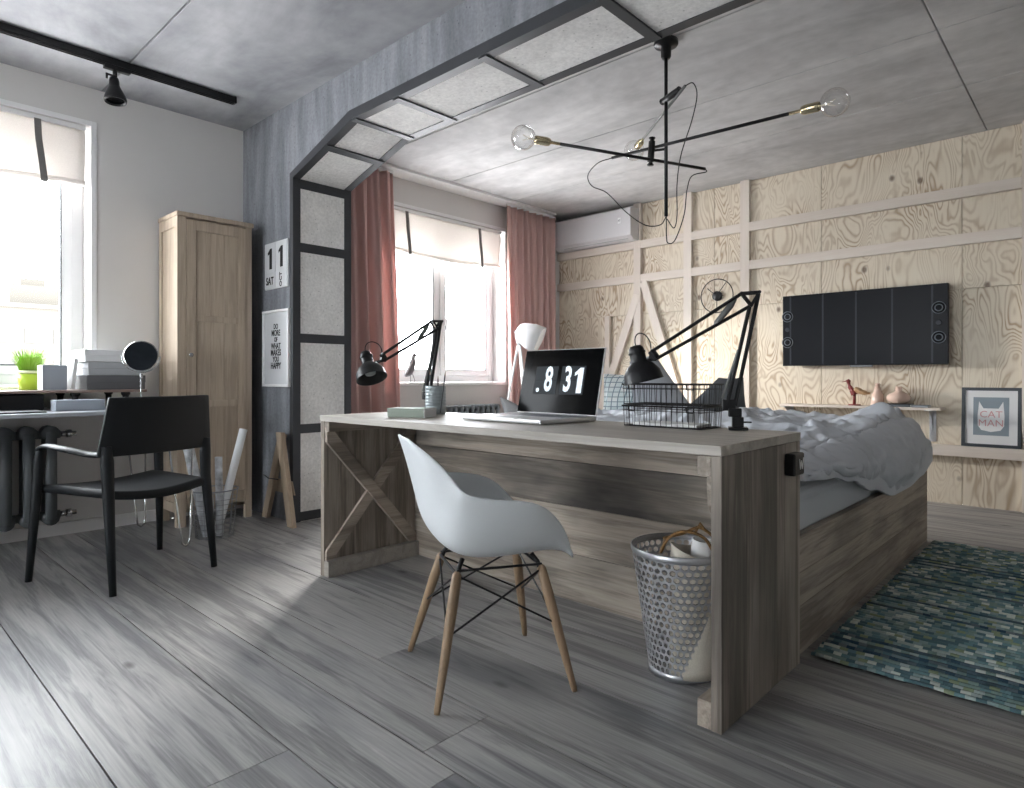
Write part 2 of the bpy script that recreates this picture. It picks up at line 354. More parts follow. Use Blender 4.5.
# ------------------------------------------------------------------ mesh helpers
class MB:
    def __init__(s):
        s.bm = bmesh.new(); s.pid = s.bm.faces.layers.float.new('pid'); s.cur = random.random()
    def _mark(s, faces, new=True):
        if new: s.cur = random.random()
        for f in faces: f[s.pid] = s.cur
    def box(s, x0, x1, y0, y1, z0, z1, m=None, pid=True):
        c = [V((x, y, z)) for x in (x0, x1) for y in (y0, y1) for z in (z0, z1)]
        if m: c = [m @ p for p in c]
        v = [s.bm.verts.new(p) for p in c]
        fs = [s.bm.faces.new([v[i] for i in q]) for q in ((0, 1, 3, 2), (4, 6, 7, 5), (0, 4, 5, 1), (2, 3, 7, 6), (0, 2, 6, 4), (1, 5, 7, 3))]
        s._mark(fs, pid); return s
    def beam(s, p, q, w, h, up=(0, 0, 1), w2=None, h2=None):
        p, q = V(p), V(q); d = (q-p).normalized(); up = V(up)
        sd = d.cross(up)
        if sd.length < 1e-4: sd = d.cross(V((0, 1, 0)))
        sd.normalize(); u = sd.cross(d).normalized()
        w2 = w if w2 is None else w2; h2 = h if h2 is None else h2
        v = []
        for c, ww, hh in ((p, w, h), (q, w2, h2)):
            for a, b in ((-1, -1), (1, -1), (1, 1), (-1, 1)):
                v.append(s.bm.verts.new(c+sd*a*ww/2+u*b*hh/2))
        fs = [s.bm.faces.new([v[i] for i in q_]) for q_ in ((3, 2, 1, 0), (4, 5, 6, 7), (0, 1, 5, 4), (1, 2, 6, 5), (2, 3, 7, 6), (3, 0, 4, 7))]
        s._mark(fs); return s
    def tube(s, pts, r, seg=10, cap=True, flat=1.0, closed=False):
        pts = [V(p) for p in pts]; n = len(pts)
        rr = r if isinstance(r, (list, tuple)) else [r]*n
        prev = None; rings = []
        for i, p in enumerate(pts):
            if closed: t = pts[(i+1) % n]-pts[i-1]
            else: t = pts[min(i+1, n-1)]-pts[max(i-1, 0)]
            if t.length < 1e-9: t = V((0, 0, 1))
            t.normalize()
            if prev is None:
                a = V((0, 0, 1)) if abs(t.z) < .9 else V((1, 0, 0))
                nr = t.cross(a).normalized()
            else:
                nr = prev-t*prev.dot(t)
                if nr.length < 1e-6: nr = t.orthogonal()
                nr.normalize()
            prev = nr; bn = t.cross(nr)
            rings.append([s.bm.verts.new(p+(nr*math.cos(2*PI*k/seg)+bn*math.sin(2*PI*k/seg)*flat)*rr[i]) for k in range(seg)])
        fs = []
        m = n if closed else n-1
        for i in range(m):
            a, b = rings[i], rings[(i+1) % n]
            for k in range(seg):
                fs.append(s.bm.faces.new((a[k], a[(k+1) % seg], b[(k+1) % seg], b[k])))
        if cap and not closed:
            fs.append(s.bm.faces.new(rings[0][::-1])); fs.append(s.bm.faces.new(rings[-1]))
        s._mark(fs); return s
    def lathe(s, prof, mat=None, seg=24, close=True):
        mat = mat or Matrix()
        rings = []
        for r, z in prof:
            if r < 1e-6: rings.append([s.bm.verts.new(mat @ V((0, 0, z)))])
            else: rings.append([s.bm.verts.new(mat @ V((r*math.cos(2*PI*k/seg), r*math.sin(2*PI*k/seg), z))) for k in range(seg)])
        fs = []
        for a, b in zip(rings, rings[1:]):
            for k in range(seg):
                k2 = (k+1) % seg
                if len(a) == 1 and len(b) == 1: continue
                if len(a) == 1: fs.append(s.bm.faces.new((a[0], b[k2], b[k])))
                elif len(b) == 1: fs.append(s.bm.faces.new((a[k], a[k2], b[0])))
                else: fs.append(s.bm.faces.new((a[k], a[k2], b[k2], b[k])))
        s._mark(fs); return s
    def prism(s, pts, d, mat=None):
        """polygon pts (3-D) extruded by vector d"""
        mat = mat or Matrix(); d = V(d)
        a = [s.bm.verts.new(mat @ V(p)) for p in pts]; b = [s.bm.verts.new(mat @ (V(p)+d)) for p in pts]
        n = len(pts); fs = [s.bm.faces.new(a[::-1]), s.bm.faces.new(b)]
        for i in range(n): fs.append(s.bm.faces.new((a[i], a[(i+1) % n], b[(i+1) % n], b[i])))
        s._mark(fs); return s
    def grid(s, fn, nu, nv):
        g = [[s.bm.verts.new(fn(i/nu, j/nv)) for j in range(nv+1)] for i in range(nu+1)]
        fs = [s.bm.faces.new((g[i][j], g[i+1][j], g[i+1][j+1], g[i][j+1])) for i in range(nu) for j in range(nv)]
        s._mark(fs); return s
    def build(s, name, mat, parent=None, smooth=False, bevel=0, solid=0, sub=0, recalc=True, seg=2):
        if recalc: bmesh.ops.recalc_face_normals(s.bm, faces=s.bm.faces)
        me = bpy.data.meshes.new(name)
        if parent is not None:
            s.bm.transform(MW[parent.name].inverted())
        s.bm.to_mesh(me); s.bm.free()
        if mat is not None: me.materials.append(M[mat] if isinstance(mat, str) else mat)
        if smooth:
            for p in me.polygons: p.use_smooth = True
        o = bpy.data.objects.new(name, me); COL.objects.link(o)
        if parent is not None:
            o.parent = parent; MW[o.name] = MW[parent.name]
        else: MW[o.name] = Matrix()
        if solid:
            md = o.modifiers.new('solid', 'SOLIDIFY'); md.thickness = solid; md.offset = 0
        if bevel:
            md = o.modifiers.new('bevel', 'BEVEL'); md.width = bevel; md.segments = seg; md.limit_method = 'ANGLE'; md.angle_limit = .6
        if sub:
            md = o.modifiers.new('sub', 'SUBSURF'); md.levels = sub; md.render_levels = sub
        return o
MW = {}
def thing(name, label, cat, loc=(0, 0, 0), rz=0, group=None, local=False):
    """Empty at the base. Geometry of parts is given in world coordinates, or in the thing's own frame when local"""
    o = bpy.data.objects.new(name, None); COL.objects.link(o); o.empty_display_size = .1
    o.location = loc; o.rotation_euler = (0, 0, rz)
    o['label'] = label; o['category'] = cat
    if group: o['group'] = group
    MW[o.name] = Matrix() if local else Matrix.Translation(V(loc)) @ Matrix.Rotation(rz, 4, 'Z')
    return o
def tag(o, label, cat, group=None, kind=None):
    o['label'] = label; o['category'] = cat
    if group: o['group'] = group
    if kind: o['kind'] = kind
    return o
def struct(o): o['kind'] = 'structure'; return o
def rebase(o):
    """move the origin of a stand-alone mesh to the middle of its underside"""
    me = o.data; xs = [v.co for v in me.vertices]
    lo = V((min(c.x for c in xs), min(c.y for c in xs), min(c.z for c in xs))); hi = V((max(c.x for c in xs), max(c.y for c in xs), max(c.z for c in xs)))
    b = V(((lo.x+hi.x)/2, (lo.y+hi.y)/2, lo.z))
    me.transform(Matrix.Translation(-b)); o.location = b
    return o
def text(body, size, mtx, mat, parent, name='lettering', extr=.0006, align='CENTER', sx=1.0, bold=0.0):
    c = bpy.data.curves.new(name, 'FONT'); c.body = body; c.size = size; c.align_x = align; c.align_y = 'CENTER'; c.extrude = extr; c.offset = bold
    c.resolution_u = 3
    t = bpy.data.objects.new(name, c); COL.objects.link(t)
    dg = bpy.context.evaluated_depsgraph_get()
    me = bpy.data.meshes.new_from_object(t.evaluated_get(dg))
    bpy.data.objects.remove(t)
    me.transform(mtx @ Matrix.Diagonal((sx, 1, 1, 1)))
    me.transform(MW[parent.name].inverted())
    me.materials.clear(); me.materials.append(M[mat])
    o = bpy.data.objects.new(name, me); COL.objects.link(o); o.parent = parent; MW[o.name] = MW[parent.name]
    return o
def one(mtx, h, mat, parent):
    """a numeral 1 with its flag"""
    k = h/2; b = MB()
    b.prism([mtx @ V(q) for q in ((.0, -k, 0), (.26*h, -k, 0), (.26*h, k, 0), (.08*h, k, 0), (-.16*h, k*.62, 0), (-.16*h, k*.36, 0), (0, k*.50, 0))], mtx.to_3x3() @ V((0, 0, .0004)))
    return b.build('digit', mat, parent)
def look(p, q, up=(0, 0, 1)):
    """matrix at p whose +Z points to q"""
    z = (V(q)-V(p)).normalized(); x = V(up).cross(z)
    if x.length < 1e-4: x = V((1, 0, 0))
    x.normalize(); y = z.cross(x)
    m = Matrix((x, y, z)).transposed().to_4x4(); m.translation = V(p); return m
def arc(p, c, n=10):
    return [V(p)+(V(c)-V(p))*i/n for i in range(n+1)]
def bez(p0, p1, p2, p3, n=14):
    p0, p1, p2, p3 = map(V, (p0, p1, p2, p3)); out = []
    for i in range(n+1):
        t = i/n; u = 1-t
        out.append(p0*u**3+p1*3*u*u*t+p2*3*u*t*t+p3*t**3)
    return out
def crom(pts, n=8):
    pts = [V(p) for p in pts]; out = []
    P = [pts[0]*2-pts[1]]+pts+[pts[-1]*2-pts[-2]]
    for i in range(1, len(P)-2):
        for k in range(n):
            t = k/n
            out.append(.5*((2*P[i])+(-P[i-1]+P[i+1])*t+(2*P[i-1]-5*P[i]+4*P[i+1]-P[i+2])*t*t+(-P[i-1]+3*P[i]-3*P[i+1]+P[i+2])*t**3))
    out.append(pts[-1]); return out

# ------------------------------------------------------------------ the room
XL, XR, YB, YF, ZC = -4.62, 2.4, -4.2, 5.75, 2.74
b = MB()
seams = [-4.2, -3.9, -3.6, -3.3, -3.0, -2.66, -2.33, -2.0, -1.66, -1.43, -1.10, -.76, -.53, -.20, .13, .462, .81, 1.035, 1.27, 1.60, 1.94, 2.165, 2.5, 2.84, 3.07, 3.3, 3.64, 3.97, 4.2, 4.54, 4.77, 5.1, 5.44, 5.78]
rr = random.Random(3)
for y0, y1 in zip(seams, seams[1:]):
    x = XL-rr.random()*2.4
    while x < XR:
        x1 = x+rr.uniform(2.6, 3.8)
        if min(x1, XR)-max(x, XL) > .01:
            b.box(max(x, XL), min(x1, XR)-.0025, y0, y1-.0045, -.03, 0)
        x = x1
struct(b.build('floor', 'floor'))
b = MB(); b.box(XL, XR, YB, YF, -.06, -.032); struct(b.build('floor_base', 'steel'))
# ceiling slabs
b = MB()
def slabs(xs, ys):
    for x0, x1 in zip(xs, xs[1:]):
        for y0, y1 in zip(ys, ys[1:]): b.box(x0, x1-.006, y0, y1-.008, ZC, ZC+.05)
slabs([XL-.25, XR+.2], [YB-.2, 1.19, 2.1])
struct(b.build('ceiling_slab', 'ceil_shaded', bevel=.004))
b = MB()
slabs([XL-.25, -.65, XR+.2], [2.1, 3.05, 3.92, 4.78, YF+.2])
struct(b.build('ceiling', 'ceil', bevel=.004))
b = MB(); b.box(XL-.25, XR+.2, YB-.2, YF+.2, ZC+.052, ZC+.09); struct(b.build('ceiling_backing', 'steel'))
# left wall with two openings
W1 = (-.62, 1.125, .87, 2.505); W2 = (3.3, 4.845, .87, 2.47)
b = MB()
x0, x1 = XL-.25, XL
for (y0, y1, z0, z1) in [(YB-.2, W1[0], 0, ZC), (W1[0], W1[1], 0, W1[2]), (W1[0], W1[1], W1[3], ZC), (W1[1], W2[0], 0, ZC),
                         (W2[0], W2[1], 0, W2[2]), (W2[0], W2[1], W2[3], ZC), (W2[1], YF+.2, 0, ZC)]:
    b.box(x0, x1, y0, y1, z0, z1)
struct(b.build('wall_left', 'wall'))
b = MB()   # back wall behind the camera, with a wide opening added to let in fill light
for (xa, xb, z0, z1) in [(XL, -3.3, 0, ZC), (-1.5, XR+.2, 0, ZC), (-3.3, -1.5, 0, .8), (-3.3, -1.5, 2.3, ZC)]: b.box(xa, xb, YB-.2, YB, z0, z1)
struct(b.build('wall_back', 'wall'))
b = MB()
for (ya, yb, z0, z1) in [(YB, YF+.2, 0, ZC)]: b.box(XR, XR+.2, ya, yb, z0, z1)
struct(b.build('wall_right', 'wall'))
# plywood wall
b = MB()
xs = [XL-.2, -3.62, -2.74, -1.785, -.80, .18, 1.16, XR]
for x0, x1 in zip(xs, xs[1:]):
    zs = [0, .14, 1.6, ZC] if x0 < -2.8 else [0, 1.605, ZC]
    for z0, z1 in zip(zs, zs[1:]): b.box(x0, x1-.004, YF, YF+.03, z0, z1-.003)
struct(b.build('wall_far', 'ply'))
b = MB(); b.box(XL-.2, XR+.2, YF+.031, YF+.1, 0, ZC); struct(b.build('wall_far_backing', 'wall'))
# battens on the plywood wall
n_ = 1
for x0 in (-3.605, -3.04, -2.472, -.45, .8):
    b = MB(); b.box(x0, x0+.084, YF-.045, YF, .0, ZC)
    struct(b.build('trim_%d' % n_, 'batten', bevel=.002)); n_ += 1
vx = [XL, -3.605, -3.04, -2.472, -.45, .8, XR]
for z0, z1 in ((2.272, 2.352), (1.925, 2.005)):
    b = MB()
    for k, (a, c) in enumerate(zip(vx, vx[1:])):
        b.box(a+(.084 if k else .0), c, YF-.044, YF, z0, z1)
    struct(b.build('trim_%d' % n_, 'batten_x', bevel=.002)); n_ += 1
for a, c, w in (((-3.56, YF-.03, 1.80), (-4.02, YF-.03, .62), .085), ((-3.49, YF-.03, 1.925), (-3.03, YF-.03, .55), .085), ((-3.93, YF-.03, 1.6), (-3.93, YF-.03, .0), .06)):
    b = MB(); b.beam(a, c, w, .04, up=(0, 1, 0)); struct(b.build('trim_%d' % n_, 'batten', bevel=.002)); n_ += 1
b = MB(); b.box(-3.9, XR, YF-.075, YF, .365, .444); struct(b.build('trim_%d' % n_, 'batten_x', bevel=.002)); n_ += 1   # picture ledge
# cornice strip and baseboard
b = MB(); b.box(XL, XL+.20, 2.56, YF-.3, ZC-.022, ZC); struct(b.build('trim_%d' % n_, 'white', bevel=.002)); n_ += 1
b = MB(); b.box(XL, XL+.014, YB, 1.50, 0, .075); struct(b.build('baseboard_left', 'white', bevel=.003))
# concrete pier and beam
YP, YP2 = 2.08, 2.50
b = MB()
prof = [(XL, 0), (-3.893, 0), (-3.893, 2.255), (-3.21, 2.454), (XR, 2.454), (XR, ZC), (XL, ZC)]
b.prism([(x, YP, z) for x, z in prof], (0, YP2-YP, 0))
struct(b.build('wall_divider', 'beam'))
# pale concrete lining inside the steel frame
b = MB(); t = .012
path = [(-3.893, .0), (-3.893, 2.255), (-3.21, 2.454), (XR, 2.454)]
inner = [(-3.893+t, .0), (-3.893+t, 2.255-.006), (-3.21+.003, 2.454-t), (XR, 2.454-t)]
for k in range(3):
    (ax, az), (bx_, bz) = path[k], path[k+1]; (cx, cz), (dx, dz) = inner[k], inner[k+1]
    b.prism([(ax, YP+.03, az), (bx_, YP+.03, bz), (dx, YP+.03, dz), (cx, YP+.03, cz)], (0, YP2-YP-.06, 0))
struct(b.build('trim_%d' % n_, 'panel')); n_ += 1
# steel frame
fr = thing('steel_frame', 'dark steel frame lining the concrete pier and beam, with cross bars', 'frame', (-3.893, 2.3, 0))
bw = .045
def pathbar(y0, y1, depth, name, mat='steel'):
    b = MB()
    pt = [(-3.893, 0), (-3.893, 2.255), (-3.21, 2.454), (XR-.01, 2.454)]
    d2 = [(-3.893+depth, 0), (-3.893+depth, 2.255-depth*.55), (-3.21+depth*.3, 2.454-depth), (XR-.01, 2.454-depth)]
    for k in range(3):
        (ax, az), (bx_, bz) = pt[k], pt[k+1]; (cx, cz), (dx, dz) = d2[k], d2[k+1]
        b.prism([(ax, y0, az), (bx_, y0, bz), (dx, y0, dz), (cx, y0, cz)], (0, y1-y0, 0))
    return b.build(name, mat, fr)
pathbar(YP-.008, YP+bw, .016, 'edge_bar'); pathbar(YP2-bw, YP2+.008, .016, 'edge_bar')
b = MB()   # flange on the near face
pt = [(-3.893, 0), (-3.893, 2.255), (-3.21, 2.454), (XR-.01, 2.454)]; d2 = [(-3.92, 0), (-3.92, 2.28), (-3.225, 2.494), (XR-.01, 2.494)]
for k in range(3):
    b.prism([(pt[k][0], YP-.008, pt[k][1]), (pt[k+1][0], YP-.008, pt[k+1][1]), (d2[k+1][0], YP-.008, d2[k+1][1]), (d2[k][0], YP-.008, d2[k][1])], (0, .008, 0))
b.build('flange', 'steel', fr)
for z in (.035, .61, 1.205, 1.80, 2.215):
    b = MB(); b.box(-3.893, -3.893+.0165, YP, YP2, z-.03, z+.03); b.build('cross_bar', 'steel', fr)
for x in (-3.19, -2.79, -2.13, -1.46, -.79, -.12, .55, 1.22, 1.9):
    b = MB(); b.box(x-.025, x+.025, YP, YP2, 2.454-.022, 2.454); b.build('cross_bar', 'steel', fr)
b = MB(); b.beam((-3.50, YP, 2.358), (-3.50, YP2, 2.358), .05, .022, up=(-.28, 0, .96)); b.build('cross_bar', 'steel', fr)

# windows
def window(n, y0, y1, z0, z1, mull, handle_y=None):
    w = thing('window_%d' % n, 'x', 'window', (XL-.2, (y0+y1)/2, z0)); del w['label']; del w['category']; w['kind'] = 'structure'
    X0, X1 = XL-.24, XL-.18
    ya, yb, za, zb = y0, y1, z0+.03, z1
    b = MB(); f = .065
    b.box(X0, X1, ya, ya+f, za, zb).box(X0, X1, yb-f, yb, za, zb).box(X0, X1, ya+f, yb-f, za, za+f).box(X0, X1, ya+f, yb-f, zb-f, zb)
    b.build('window_frame', 'white', w, bevel=.004)
    ed = [ya+f]+mull+[yb-f]
    for m_ in mull:
        b = MB(); b.box(X0, X1, m_-.02, m_+.02, za+f, zb-f); b.build('mullion', 'white', w, bevel=.003)
    for k, (a, c) in enumerate(zip(ed, ed[1:])):
        a2 = a+(.02 if k else 0); c2 = c-(.02 if k < len(ed)-2 else 0); s = .055
        b = MB(); xa, xb = X0+.02, X1+.02
        b.box(xa, xb, a2, a2+s, za+f, zb-f).box(xa, xb, c2-s, c2, za+f, zb-f).box(xa, xb, a2+s, c2-s, za+f, za+f+s).box(xa, xb, a2+s, c2-s, zb-f-s, zb-f)
        sa = b.build('sash', 'white', w, bevel=.004)
        b = MB(); xm = (xa+xb)/2; b.box(xm-.003, xm+.003, a2+s, c2-s, za+f+s, zb-f-s); b.build('pane', 'glass', sa)
        b = MB(); g = .006
        for q in ((a2+s, a2+s+g, za+f+s, zb-f-s), (c2-s-g, c2-s, za+f+s, zb-f-s), (a2+s, c2-s, za+f+s, za+f+s+g), (a2+s, c2-s, zb-f-s-g, zb-f-s)):
            b.box(xb-.012, xb+.001, q[0], q[1], q[2], q[3])
        b.build('gasket', 'steel', sa)
    if handle_y:
        b = MB(); b.box(X1+.02, X1+.035, handle_y-.014, handle_y+.014, 1.45, 1.53); b.box(X1+.03, X1+.05, handle_y-.009, handle_y+.009, 1.40, 1.51)
        b.build('window_handle', 'white', w, bevel=.004)
    b = MB(); b.box(X1, XL+.03, y0+.002, y1-.002, z0, z0+.03); b.build('window_sill', 'white', w, bevel=.006)
    b = MB(); c = .03
    b.box(XL, XL+.006, y0-c, y0, z0, z1+c).box(XL, XL+.006, y1, y1+c, z0, z1+c).box(XL, XL+.006, y0, y1, z1, z1+c)
    b.build('window_casing', 'white', w, bevel=.002)
window(1, *W1, [.25])
window(2, *W2, [4.085], 4.165)
w = thing('window_3', 'x', 'window', (-2.4, YB-.1, .8)); del w['label']; del w['category']; w['kind'] = 'structure'  # unseen window, added behind the camera so sky light fills the room
b = MB(); Y0, Y1 = YB-.14, YB-.08
b.box(-3.3, -3.23, Y0, Y1, .8, 2.3).box(-1.57, -1.5, Y0, Y1, .8, 2.3).box(-3.23, -1.57, Y0, Y1, .8, .87).box(-3.23, -1.57, Y0, Y1, 2.23, 2.3)
b.box(-2.44, -2.36, Y0, Y1, .87, 2.23)
b.build('window_frame', 'white', w, bevel=.004)

# ------------------------------------------------------------------ outside: apartment block
bd = thing('apartment_block', 'pale beige apartment block with a rooftop tower, seen outside through the window', 'building', (-75, 4, -22))
b = MB(); b.box(-88, -76, -34, 25, -22, 7.6); b.build('facade', 'build', bd)
b = MB(); b.box(-86, -78, 12.2, 16.6, 7.6, 10.0); b.box(-84, -80, 13.4, 15.4, 10.0, 10.9); b.build('tower', 'build', bd)
b = MB(); b.box(-88.4, -75.7, -34.3, 25.3, 7.6, 8.0); b.build('parapet', 'build', bd)
for zi in range(3):
    for yi in range(-2, 11):
        b = MB(); y = yi*2.3; z = 4.9-zi*3.0
        b.box(-76.02, -75.9, y-.75, y+.75, z-.7, z+.7); b.build('window', 'buildwin', bd)

# ------------------------------------------------------------------ curtains
def curtain(y0t, y1t, y0b, y1b, n, label, amp=.05, xc=-4.49, z1=2.69, bulge=0):
    t = thing('curtain', label, 'curtain', (xc, (y0b+y1b)/2, .01))
    b = MB()
    def fn(u, v):
        z = .015+v*(z1-.015)
        y = (y0b+(y1b-y0b)*u)*(1-v)+(y0t+(y1t-y0t)*u)*v
        y += bulge*math.sin(PI*v)*u
        a = amp*(.55+.45*(1-v))
        x = xc+a*math.sin(2*PI*n*u+.6*math.sin(5*u)+.5*math.sin(3*v))+.014*math.sin(2*PI*n*2.3*u+2*v)+.012*noise.noise(V((u*9, v*3, 1)))
        return V((x, y, z))
    b.grid(fn, n*14, 24)
    b.build('curtain_cloth', 'curtain', t, smooth=True, solid=.004)
    b = MB(); b.box(xc-.01, xc+.01, y0t+.01, y1t-.01, z1, z1+.026); b.build('heading_tape', 'white', t)
curtain(2.66, 3.32, 2.66, 3.44, 6, 'dusty pink curtain hanging beside the concrete pier, left of the far window', .06)
curtain(4.72, 5.525, 4.78, 5.53, 8, 'dusty pink curtain hanging in the corner beside the air conditioner', .055)

# ------------------------------------------------------------------ roman blinds
def blind(y0, y1, z0, z1, straps, label, x=XL-.03, sag=.05):
    t = thing('roman_blind', label, 'blind', (x, (y0+y1)/2, z0))
    b = MB()
    def fn(u, v):
        y = y0+(y1-y0)*u; s = sag*math.sin(PI*min(1, max(0, (u-.06)/.88)))
        z = z1-(z1-z0+s*1.0)*v
        return V((x+.012*math.sin(v*5)+.006*noise.noise(V((u*6, v*3, 0))), y, z))
    b.grid(fn, 40, 14); b.build('blind_cloth', 'blind', t, smooth=True, solid=.002)
    b = MB()
    pts = [fn(u/30, 1)+V((.004, 0, 0)) for u in range(31)]
    b.tube(pts, .022, 10, flat=.8); b.build('rolled_hem', 'blind', t, smooth=True)
    b = MB(); b.box(x-.02, x+.02, y0, y1, z1, z1+.025); b.build('head_rail', 'white', t)
    for ys in straps:
        b = MB(); u = (ys-y0)/(y1-y0); e_ = fn(u, 1)
        q = [V((x+.028, ys-.03, z1)), V((x+.036, ys-.027, z1-.1)), V((x+.034, ys-.02, (z0+z1)/2)), V((x+.036, ys, e_.z-.005)), V((x+.02, ys+.002, e_.z-.03))]
        q = crom(q, 5)
        for a, c in zip(q, q[1:]): b.beam(a, c, .004, .034, up=(0, 1, 0))
        b.build('strap', 'strap', t)
blind(-.6, 1.10, 2.15, 2.475, [.32, .885], 'white linen roman blind with a grey strap over the near left window', sag=.035)
blind(3.34, 4.80, 2.10, 2.44, [3.60, 4.51], 'white linen roman blind with two grey straps over the far window between pink curtains', sag=.03)

# ------------------------------------------------------------------ air conditioner
t = thing('air_conditioner', 'white wall air conditioner high in the far corner above the plywood', 'air conditioner', (-4.0, 5.62, 2.36))
b = MB()
prof = [(YF, 2.36), (YF-.13, 2.345), (YF-.2, 2.39), (YF-.205, 2.66), (YF-.17, 2.685), (YF, 2.685)]
b.prism([(-4.54, y, z) for y, z in prof], (1.0, 0, 0)); b.build('housing', 'ac', t, bevel=.006)
b = MB(); b.box(-4.42, -3.6, YF-.165, YF-.15, 2.36, 2.366); b.build('louvre', 'greycard', t)
b = MB(); b.box(-3.69, -3.655, YF-.208, YF-.2, 2.52, 2.58); b.build('display', 'white', t, bevel=.002)
text('88', .03, Matrix.Translation((-3.672, YF-.2085, 2.55)) @ Matrix.Rotation(PI/2, 4, 'X'), 'key', t)

# ------------------------------------------------------------------ ceiling track and spot
t = thing('track_rail', 'black lighting track on the concrete ceiling above the left window', 'light track', (-4.1, .2, 2.70))
b = MB(); b.box(-4.115, -4.08, -1.5, 1.79, 2.70, 2.738); b.box(-4.119, -4.076, 1.78, 1.795, 2.697, 2.739); b.build('rail', 'black', t, bevel=.002)
b = MB(); b.box(-4.11, -4.104, -1.5, 1.78, 2.692, 2.70); b.box(-4.091, -4.085, -1.5, 1.78, 2.692, 2.70); b.build('conductor_lip', 'black', t)
t = thing('track_spotlight', 'black spotlight hanging from the ceiling track, lens tilted downwards', 'spotlight', (-4.1, 1.115, 2.69))
b = MB(); b.box(-4.115, -4.083, 1.06, 1.19, 2.675, 2.692); b.build('adapter', 'black', t, bevel=.002)
b = MB(); b.tube([(-4.1, 1.115, 2.69), (-4.1, 1.115, 2.63)], .012); b.tube([(-4.1, 1.07, 2.645), (-4.1, 1.12, 2.645)], .006); b.tube([(-4.1, 1.075, 2.62), (-4.1, 1.075, 2.65)], .006)
b.build('swivel_arm', 'black', t, smooth=True)
mt = look((-4.1, 1.11, 2.63), (-4.04, 1.12, 2.2)) @ Matrix.Scale(.86, 4)
b = MB(); b.lathe([(0, -.005), (.026, 0), (.030, .02), (.030, .05), (.036, .065), (.062, .125), (.066, .145), (.064, .158), (.056, .158), (.055, .14), (.02, .10), (0, .10)], mt, 28)
b.build('lamp_head', 'black', t, smooth=True)
b = MB(); b.lathe([(0, .135), (.03, .138), (.05, .15), (.052, .142), (.0, .11)], mt, 24); b.build('lens', 'blackgl', t, smooth=True)

# ------------------------------------------------------------------ wardrobe
t = thing('wardrobe', 'tall narrow light oak wardrobe with a panelled door beside the concrete pier', 'wardrobe', (-4.44, 1.745, 0))
wx0, wx1, wy0, wy1 = -4.60, -4.28, 1.515, 1.985
b = MB(); b.box(wx0, wx1, wy0, wy0+.022, .09, 1.965); b.box(wx0, wx1, wy1-.022, wy1, .09, 1.965); b.box(wx0, wx0+.01, wy0, wy1, .09, 1.965); b.box(wx0, wx1, wy0, wy1, .09, .115)
b.box(wx0, wx1-.02, wy0+.02, wy1-.02, 1.94, 1.965)
b.build('body', 'wardrobe', t, bevel=.002)
b = MB(); b.box(wx0, wx0+.045, wy0-.008, wy0+.001, .0, 1.965); b.box(wx1-.045, wx1+.004, wy0-.008, wy0+.001, 0, 1.965); b.box(wx0+.045, wx1-.045, wy0-.008, wy0+.001, 1.90, 1.965); b.box(wx0+.045, wx1-.045, wy0-.008, wy0+.001, .09, .15)
b.build('side_frame', 'wardrobe', t, bevel=.002)
b = MB(); b.box(wx0, wx1+.012, wy0-.015, wy1+.012, 1.965, 1.995); b.build('cornice', 'wardrobe', t, bevel=.006)
for y in (wy0, wy1-.045):
    b = MB(); b.box(wx1-.03, wx1+.004, y, y+.045, 0, 1.965); b.build('corner_post', 'wardrobe', t, bevel=.002)
for y in (wy0, wy1-.045):
    b = MB(); b.box(wx0, wx0+.045, y, y+.045, 0, .09); b.build('foot', 'wardrobe', t, bevel=.002)
dy0, dy1 = wy0+.047, wy1-.047
b = MB(); X = wx1+.012
b.box(wx1-.01, wx1+.002, dy0, dy1, .19, 1.95)
b.box(wx1, X, dy0, dy0+.055, .19, 1.95).box(wx1, X, dy1-.05, dy1, .19, 1.95)
for z0, z1 in ((.19, .27), (.755, .80), (1.305, 1.345), (1.885, 1.95)): b.box(wx1, X, dy0+.055, dy1-.05, z0, z1)
wp = (dy1-dy0-.105)/3
for k in range(3):
    ya = dy0+.055+k*wp
    b.box(wx1, wx1+.005, ya+.005, ya+wp-.005, .27, 1.885)
d = b.build('door', 'wardrobe', t, bevel=.002)
b = MB(); b.lathe([(0, 0), (.007, 0), (.006, .012), (.013, .018), (.014, .026), (0, .03)], look((X, dy0+.018, 1.09), (X+1, dy0+.018, 1.09))); b.build('knob', 'chrome', d, smooth=True)
b = MB(); b.box(wx1-.012, wx1, dy0, dy1, .09, .185); b.build('plinth_rail', 'wardrobe', t)

# ------------------------------------------------------------------ window desk (left)
t = thing('window_desk', 'narrow pale grey desk with steel hairpin legs under the left window', 'desk', (-4.3, .3, 0))
b = MB(); b.box(-4.60, -3.86, -.55, 1.43, .748, .77); b.build('tabletop', 'desk_white', t, bevel=.003)
def hairpin(px, py, dx, dy):
    b = MB()
    P = [(px-dx*.055, py+dy*.055-.0, .728), (px+dx*.01-.03*dx, py-.0*dy+.03*dy, .03), (px, py, .008), (px+.03*dx, py-.03*dy, .03), (px+dx*.055, py-dy*.055, .728)]
    q = [V((px-.06, py-.012, .748)), V((px-.024, py, .05)), V((px-.018, py, .02)), V((px, py, .008)), V((px+.018, py, .02)), V((px+.024, py, .05)), V((px+.06, py+.012, .748))]
    return q
for (px, py) in ((-3.74-.28+.0, 1.385), (-4.52, 1.385), (-4.02, -.45), (-4.52, -.45)):
    pass
def hairleg(px, py, spread):
    b = MB(); s = spread
    q = [V((px-s*.2, py-s-.03, .748)), V((px, py-.024, .06)), V((px, py-.018, .022)), V((px, py, .007)), V((px, py+.018, .022)), V((px, py+.024, .06)), V((px-s*.2, py+s-.03, .748))]
    b.tube(q, .006, 8); b.box(px-s*.2-.1, px-s*.2+.01, py-s-.06, py+s-.02, .742, .748)
    return b.build('hairpin_leg', 'chrome', t, smooth=True)
